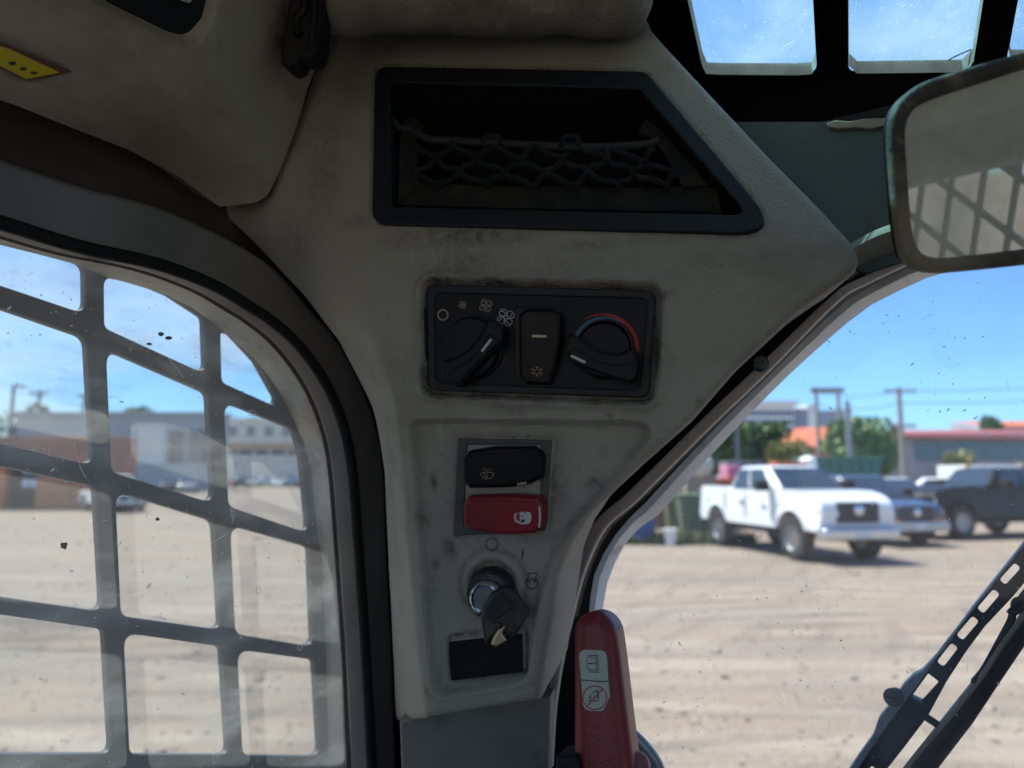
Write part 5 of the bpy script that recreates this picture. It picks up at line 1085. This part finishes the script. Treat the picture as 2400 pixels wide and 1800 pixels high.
bl = link('plastic_drum', lathe([(.22, 0), (.27, .03), (.28, .2), (.265, .22), (.28, .25), (.28, .62), (.265, .64), (.28, .67), (.27, .86), (.2, .9), (.0001, .9)], Matrix.Translation((bx(1506, 19), 19, 0)), 24), BLUP); props(bl, 'blue plastic drum at the far left of the clutter by the windscreen edge', 'drum')
wd = link('white_bucket', lathe([(.13, 0), (.17, .36), (.18, .37), (.18, .4), (.15, .4), (.0001, .38)], Matrix.Translation((bx(1568, 18.6), 18.6, 0)), 24), WBX); props(wd, 'small white bucket on the ground in front of the bins', 'bucket')
tk = thing('cement_mixer', (bx(1640, 24), 24, 0), 'cream drum of a small mixer standing above the bins', 'mixer')
link('drum', lathe([(.0001, -.44), (.2, -.42), (.37, -.15), (.37, .15), (.2, .4), (.16, .42)], Matrix.Translation((bx(1640, 24), 24, 2.0)) @ Matrix.Rotation(1.2, 4, 'Y'), 28), mat('cream_paint', (.62, .58, .48), .5), tk)
block('stand', bx(1640, 24)-.5, bx(1640, 24)+.5, 23.8, 24.3, 0, 1.75, TANP, 0, 0, par=tk)
crate_m = [ORG, mat('pink_tarp', (.50, .20, .30), .7), mat('dark_tarp', (.12, .12, .15), .8)]
for i, (px, y, w_, z0, z1, m, lb_) in enumerate([(1690, 25, 1.0, 0, 1.62, crate_m[0], 'orange crate stack beside the cream mixer drum'), (1712, 25.6, .5, 0, 2.05, crate_m[1], 'pink tarpaulin bundle behind the orange crate stack'), (1738, 26, 1.3, 0, 2.2, crate_m[2], 'dark tarpaulin covered load left of the pickup cab'), (1585, 25.5, 2.2, 0, 1.55, TANP, 'weathered tan board pile behind the wheeled bins')]):
    x = bx(px, y); t = thing('crate_stack' if i < 1 else 'covered_load' if i < 3 else 'board_pile', (x, y, 0), lb_, 'crates' if i < 1 else 'load' if i < 3 else 'boards')
    k_n = 3
    for k in range(k_n): za, zb_ = z0+(z1-z0)*k/k_n+.01, z0+(z1-z0)*(k+1)/k_n; block('crate' if i < 1 else 'layer' if i < 3 else 'board', x-w_/2+rng.normal(0, .04), x+w_/2+rng.normal(0, .04), y-.5, y+.5, za, zb_, m, 0, 0, par=t, bevel=.05)
rt = block('red_roof_load', bx(1822, 31), bx(1895, 31), 31, 32, 1.6, bz(1082, 31), ORG, 'orange load seen just over the roof of the white pickup', 'load')
block('white_tank', bx(1890, 32), bx(1922, 32), 32, 33, 1.0, bz(1068, 32), WBX, 'white tank top between the orange load and the green skip', 'tank', bevel=.25)
y = 40; wl2 = thing('low_wall', (bx(2170, y), y, 0), 'low pinkish block wall behind the parked cars', 'wall')
nb = 14; xa, xb = bx(2050, y), bx(2300, y)
for r_ in range(3):
    for k in range(nb):
        s0, s1 = xa+(xb-xa)*(k+(r_ % 2)*.5)/nb, xa+(xb-xa)*(k+1+(r_ % 2)*.5)/nb
        block('block', s0+.015, s1-.015, y, y+.25, r_*.42, r_*.42+.405, mat('pink_block', (.42, .31, .27), .9) if (r_ == 0 and k == 0) else bpy.data.materials['pink_block'], 0, 0, par=wl2, bevel=.015)

# ---------------------------------------------------------------- trees
LEAF = [mat('leaf_green', (.11, .19, .04), .6, stains=[((.16, .25, .055), .6, .42, .66, ONE)]), mat('leaf_dark', (.06, .12, .035), .6, stains=[((.10, .17, .045), .6, .42, .66, ONE)]), mat('leaf_olive', (.20, .19, .05), .6, stains=[((.25, .23, .06), .6, .42, .66, ONE)])]
BARK = mat('bark', (.12, .095, .07), .9)
def tree(px, y, top, wpx, k, label, base=0, group='trees beyond the yard', n=3200):
    x = bx(px, y); H = bz(top, y); Wd = wpx/F*y/2; t = thing('tree', (x, y, 0), label, 'tree', group)
    tk_ = [V((0, 0, 0)), V((.1, 0, H*.25)), V((-.05, .1, H*.5)), V((.1, 0, H*.8))]
    bm = bmesh.new(); me = curve_mesh([[tuple(V((x, y, 0))+p) for p in tk_]], 0, 0, '3D', False, 1, max(.1, H*.03)); link('trunk', me, BARK, t)
    clumps = [(V((rng.uniform(-.62, .62)*Wd, rng.uniform(-.5, .5)*Wd, H*rng.uniform(.30, .93))), rng.uniform(.30, .50)) for _ in range(22)]
    vs, fs = [], []; ls = max(.12, Wd*.095)
    for i in range(n):
        c, rr = clumps[i % 22]; d = V(rng.normal(0, 1, 3)).normalized()*rr*rng.uniform(.55, 1.05)
        p = V((x, y, 0)) + c + V((d.x*Wd, d.y*Wd, d.z*min(H*.5, Wd)));
        if p.z < H*.07 or p.z > H*1.02: continue
        a = V(rng.normal(0, 1, 3)).normalized(); b_ = a.cross(V(rng.normal(0, 1, 3))).normalized(); s = ls*rng.uniform(.6, 1.3); q = len(vs)
        vs += [p+a*s, p+b_*s*.7, p-a*s, p-b_*s*.7]; fs.append((q, q+1, q+2, q+3))
    link('crown', pydata(vs, fs), LEAF[k], t, smooth=0)
tree(1690, 60, 972, 170, 0, 'light green broad tree below the pale office block')
tree(1780, 62, 995, 160, 1, 'dark green tree between the light one and the orange roof')
tree(1640, 55, 1015, 130, 1, 'dark low tree touching the windscreen frame')
tree(1850, 58, 1032, 130, 2, 'small olive tree in front of the orange roof')
tree(2005, 64, 985, 180, 0, 'rounded green tree just left of the long red roofed building')
tree(2052, 66, 1000, 90, 1, 'slim dark tree tucked against the grey end wall')
tree(2250, 42, 1058, 85, 2, 'yellow olive bush beside the white box trailer', n=1800)
tree(2330, 95, 970, 60, 1, 'small tree top showing behind the upper red roof')
for i, (px, y, tp, wd_, k, lb_) in enumerate([(320, 95, 945, 105, 0, 'rounded tree over the blue-grey shed, middle of the side window'), (70, 96, 945, 130, 1, 'leftmost tree over the blue-grey shed'), (150, 100, 962, 100, 1, 'low tree over the shed, right of the leftmost tree'), (405, 100, 972, 70, 1, 'small tree over the right end of the shed'), (460, 102, 965, 70, 0, 'bright tree at the right end of the shed'), (570, 150, 985, 120, 1, 'far dark tree behind the pale warehouse'), (680, 150, 988, 110, 1, 'far tree behind the pale warehouse near the jamb'), (210, 98, 970, 60, 0, 'small bright tree behind the first upright of the guard')]):
    tree(px, y, tp, wd_, k, lb_, n=2600)
vs, fs = [], []
for i in range(9000):      # low far-off wood closing the horizon all round the front of the yard
    a = rng.uniform(-1.25, 1.25); d = rng.uniform(215, 250); hh_ = 4.2+1.6*math.sin(a*31)+1.1*math.sin(a*77+1); p = V((d*math.sin(a), d*math.cos(a), rng.uniform(0, max(1.2, hh_)))); q = V(rng.normal(0, 1, 3)).normalized()*1.1; r_ = q.cross(V(rng.normal(0, 1, 3))).normalized()*.9; k = len(vs)
    vs += [p+q, p+r_, p-q, p-r_]; fs.append((k, k+1, k+2, k+3))
fwo = link('far_wood', pydata(vs, fs), LEAF[1], local=True, smooth=0); fwo['kind'] = 'stuff'
# ---------------------------------------------------------------- poles and wires
WOOD = mat('weathered_pole_wood', (.34, .295, .26), .9); 
def pole(px, y, top, arms, label, r=.16, m=WOOD, lamp=False):
    x = bx(px, y); zt = bz(top, y); t = thing('utility_pole' if not lamp else 'street_lamp', (x, y, 0), label, 'utility pole' if not lamp else 'street lamp')
    link('shaft', lathe([(r*1.25, 0), (r, zt)], Matrix.Translation((x, y, 0)), 12), m, t)
    for dz, hw in arms:
        block('crossarm', x-hw, x+hw, y-.28, y-.16, zt-dz-.1, zt-dz+.1, m, 0, 0, par=t, bevel=.01)
        for s in (-.9, -.45, .45, .9): link('insulator', lathe([(.05, 0), (.08, .08), (.05, .2), (.0001, .22)], Matrix.Translation((x+s*hw, y-.22, zt-dz+.1)), 8), GRYM, t)
    if lamp: block('lamp_head', x-.1, x+.9, y-.15, y+.15, zt-.1, zt+.08, GRYM, 0, 0, par=t)
    return t
hf = pole(1922, 70, 908, [], 'left leg pole of the twin pole frame carrying a crossbeam', .17)
block('crossbeam', bx(1905, 70), bx(1985, 70), 69.5, 69.68, bz(922, 70), bz(910, 70), WOOD, 0, 0, par=hf, bevel=.02)
pole(1974, 70, 908, [], 'right leg pole of the twin pole frame carrying a crossbeam', .17)
pole(2119, 60, 908, [(.35, 1.3), (3.2, 1.1)], 'single tall utility pole with two crossarms before the red roofed building', .19)
pole(1995, 58, 940, [], 'thin pale pole in front of the rounded green tree', .2, GRYM)
pole(1730, 58, 990, [], 'short pale grey pole among the trees left of the orange roof', .16, GRYM)
pole(15, 60, 905, [], 'pale lamp post at the left edge of the side window', .14, GRYM, True); pole(78, 90, 915, [(.4, 1.1)], 'distant utility pole over the shed roof', .2)
pole(185, 92, 922, [(.4, .9)], 'distant utility pole beside the first upright of the guard', .2)
def wire(a, b_, sag, nm):
    P = [V(a).lerp(V(b_), s)+V((0, 0, -sag*4*s*(1-s))) for s in np.linspace(0, 1, 13)]; o = tube('overhead_wire', [tuple(p) for p in P], .028, UND, res=0); props(o, nm, 'wire', 'overhead wires')
for i, (z_, lab) in enumerate(((915, 'upper overhead wire running right from the single pole'), (945, 'lower overhead wire running right from the single pole'))):
    wire((bx(2119, 60), 60, bz(z_, 60)), (bx(2900, 75), 75, bz(z_-60, 75)), .8, lab); wire((bx(2119, 60), 60, bz(z_, 60)), (bx(1922, 70), 70, bz(z_+2, 70)), .5, lab.replace('right', 'left'))
# ---------------------------------------------------------------- buildings
GLB = mat('building_glass', (.05, .08, .13), .12, spec=.8); OFF = mat('pale_office_wall', (.80, .80, .79), .6); OFFG = mat('office_grey_wall', (.30, .33, .38), .6); REDR = mat('red_sheet_roof', (.36, .085, .06), .55, stains=[((.28, .06, .045), .5, .4, .7, ONE)]); ORR = mat('orange_tile_roof', (.52, .13, .05), .65)
LGRY = mat('lilac_grey_render', (.36, .33, .36), .8, stains=[((.28, .26, .28), .3, .4, .7, ONE)]); SHED = mat('blue_grey_cladding', (.34, .39, .43), .55, stains=[((.42, .47, .50), .25, .4, .7, ONE)]); NAVY = mat('navy_door', (.05, .065, .11), .5); CREAM = mat('cream_warehouse', (.78, .76, .68), .7); TANB = mat('orange_tan_fascia', (.62, .36, .15), .6)
CONT = mat('rust_orange_container', (.50, .20, .10), .6, stains=[((.36, .13, .065), .8, .4, .7, ONE), ((.14, .06, .04), 3, .58, .75, ONE)])
def building(name, label, px0, px1, y, dep, top, wall, bands, roof=None, cat='building', z0=0, rz=0):
    x0, x1 = bx(px0, y), bx(px1, y); zt = bz(top, y); t = thing(name, ((x0+x1)/2, y, 0), label, cat)
    block('wall', x0, x1, y, y+dep, z0, zt, wall, 0, 0, par=t, bevel=0)
    for (a, b_, za, zb_, n, m, nm, fill) in bands:      # pixel extents
        xa, xb = bx(a, y), bx(b_, y); wv = (xb-xa)/n
        for k in range(n):
            o = block(nm, xa+wv*(k+.5-fill/2), xa+wv*(k+.5+fill/2), y-.10, y+.05, bz(zb_, y), bz(za, y), m, 0, 0, par=t, bevel=0)
    if roof:
        m, ov, th_ = roof; block('roof', x0-ov, x1+ov, y-ov, y+dep+ov, zt+.002, zt+th_, m, 0, 0, par=t, bevel=.02)
    return t
ob = building('office_block', 'pale multi storey office block with window rows above the trees', 1715, 1868, 170, 30, 950, OFF, [(1718, 1866, 962, 975, 14, GLB, 'window', .72), (1718, 1866, 983, 996, 14, GLB, 'window', .72), (1718, 1866, 1002, 1012, 14, GLB, 'window', .72)], (OFF, .8, 1.0))
for pa, pb, tp, m, nm in ((1870, 1900, 957, OFFG, 'grey_wing'), (1900, 1918, 948, OFF, 'stair_tower'), (1918, 1985, 962, OFFG, 'grey_wing'), (1940, 2026, 957, OFF, 'parapet')):
    block(nm, bx(pa, 171), bx(pb, 171), 171+(4 if nm == 'parapet' else 0), 195, bz(966 if nm == 'parapet' else 1100, 171) if nm == 'parapet' else 0, bz(tp, 171), m, 0, 0, par=ob, bevel=0)
oh = building('orange_roof_house', 'building with an orange tiled roof between the trees', 1845, 1985, 85, 12, 1045, ORG, [(1885, 1910, 1050, 1075, 1, GLB, 'window', .9)])
x0, x1, y = bx(1820, 85), bx(1990, 85), 84; za, zb_ = bz(1048, 85), bz(998, 85)
link('roof', pydata([V((x0, y-.6, za)), V((x1, y-.6, za)), V((x1, y+13, za)), V((x0, y+13, za)), V((x0+4.2, y+5, zb_)), V((x1-.2, y+5, zb_+.2))], [(0, 1, 5, 4), (2, 3, 4, 5), (3, 0, 4), (1, 2, 5), (3, 2, 1, 0)]), ORR, oh)
lb2 = building('long_hall', 'long lilac grey hall with a red sheet roof and a dark glazed front', 2078, 2720, 75, 22, 1016, LGRY, [(2145, 2700, 1034, 1080, 10, GLB, 'window', .93), (2150, 2700, 1084, 1100, 9, LGRY, 'plinth_panel', .8)])
y = 75; x0, x1 = bx(2080, y), bx(2760, y)
link('roof', pydata([V((x0, y-1, bz(1020, y))), V((x1, y-1, bz(1032, y))), V((x1, y+12, bz(990, y))), V((x0+1, y+12, bz(992, y))), V((x0, y-1, bz(1028, y))), V((x1, y-1, bz(1040, y)))], [(0, 1, 2, 3), (4, 5, 1, 0), (4, 0, 3), (5, 2, 1), (4, 3, 2, 5)]), REDR, lb2)
ur = building('upper_hall', 'far hall with a lighter red roof behind the long hall, right edge', 2325, 2760, 100, 20, 1000, LGRY, [])
y = 99; link('roof', pydata([V((bx(2312, y), y, bz(1000, y))), V((bx(2780, y), y, bz(1000, y))), V((bx(2780, y), y+10, bz(972, y))), V((bx(2345, y), y+10, bz(976, y)))], [(0, 1, 2, 3)]), ORR, ur); link('gable', pydata([V((bx(2312, y), y+.3, bz(1004, y))), V((bx(2345, y), y+10.2, bz(978, y))), V((bx(2345, y), y+10.2, 0)), V((bx(2312, y), y+.3, 0))], [(0, 1, 2, 3)]), LGRY, ur)
building('blue_grey_shed', 'long blue-grey clad shed with navy doors seen through the side window', 28, 500, 85, 4, 972, SHED, [(392, 430, 1008, 1085, 1, NAVY, 'roller_door', .95), (436, 492, 1008, 1085, 2, NAVY, 'roller_door', .88), (285, 312, 1028, 1050, 1, NAVY, 'window', .9), (318, 382, 1000, 1088, 3, mat('pale_cladding', (.60, .64, .65), .6), 'pale_panel', .96), (30, 388, 976, 982, 12, SHED, 'cladding_panel', .97)], (SHED, .3, .3), cat='shed')
building('cream_warehouse', 'pale cream warehouse with an orange tan canopy behind the row of parked cars', 508, 900, 135, 25, 986, CREAM, [(520, 900, 1000, 1022, 9, OFFG, 'window', .45), (516, 900, 1040, 1052, 1, TANB, 'fascia', 1), (516, 900, 1054, 1066, 10, NAVY, 'bay_door', .85)], (OFF, .4, .4), cat='warehouse')
# rust orange container workshop
y = 37.5; x0, x1 = bx(30, y), bx(258, y); zt = bz(1022, y)
cw = thing('container_workshop', ((x0+x1)/2, y, 0), 'rust orange container workshop with an open dark doorway and pale blue windows', 'container')
xd0, xd1 = bx(-30, y), bx(16, y)
block('body', x0+1.2, x1, y, y+2.6, 0, zt, CONT, 0, 0, par=cw, bevel=.03); block('lintel', x0-2.5, x0+1.19, y-.02, y+2.6, bz(1072, y), zt-.001, CONT, 0, 0, par=cw, bevel=.03)
block('door_post', bx(-16, y), bx(14, y), y-.04, y+.3, 0, bz(1073, y), ORG, 0, 0, par=cw, bevel=.02); block('dark_interior', x0-2.4, x0+1.18, y+2.3, y+2.4, 0, bz(1073, y), UND, 0, 0, par=cw, bevel=0)
for k in range(22):
    xx = x0+1.4+(x1-x0-1.6)*k/21; block('corrugation', xx-.07, xx+.07, y-.05, y-.001, .15, zt-.15, CONT, 0, 0, par=cw, bevel=.015)
for zz_ in ((1092, 1110), (1122, 1142)):
    for k in range(2): block('window', bx(56+k*18, y), bx(71+k*18, y), y-.10, y-.055, bz(zz_[1], y), bz(zz_[0], y), mat('pale_blue_pane', (.42, .52, .68), .2) if (k == 0 and zz_[0] == 1092) else bpy.data.materials['pale_blue_pane'], 0, 0, par=cw, bevel=.01)
vehicle('car', 'white car parked beside the rust orange container', 'car', None, (bx(268, 36), 36, 0), th(.72, -.69), dict(SEDN, roof=1.75, belt=1.2, clear=.35, r=.38), PW)
vehicle('car', 'dark car parked in front of the navy doors of the shed', 'car', None, (bx(400, 78), 78, 0), th(.3, -.95), dict(SEDN), PD, False)
vehicle('car', 'silver car parked in front of the navy doors of the shed', 'car', None, (bx(442, 76), 76, 0), th(.3, -.95), dict(SEDN), PS, False)
row = [(535, PRD, 'red'), (566, PD, 'dark grey'), (594, PS, 'silver'), (624, PTL, 'teal blue'), (652, PW, 'white'), (682, PTL, 'steel blue'), (712, PD, 'black')]
for i, (px, p_, c_) in enumerate(row):
    lab = {0: 'red car at the left end of the far parked row', 1: 'dark grey car, second in the far parked row', 2: 'silver car in the far parked row', 3: 'teal blue car left of the white one in the far parked row', 4: 'white car in the far parked row', 5: 'steel blue car right of the white one in the far parked row', 6: 'black car at the jamb end of the far parked row'}[i]
    vehicle('parked_car', lab, 'car', 'cars parked in front of the cream warehouse', (bx(px, 112), 112, 0), th(.25, -.97), SUVS if i % 2 else SEDN, p_, False)
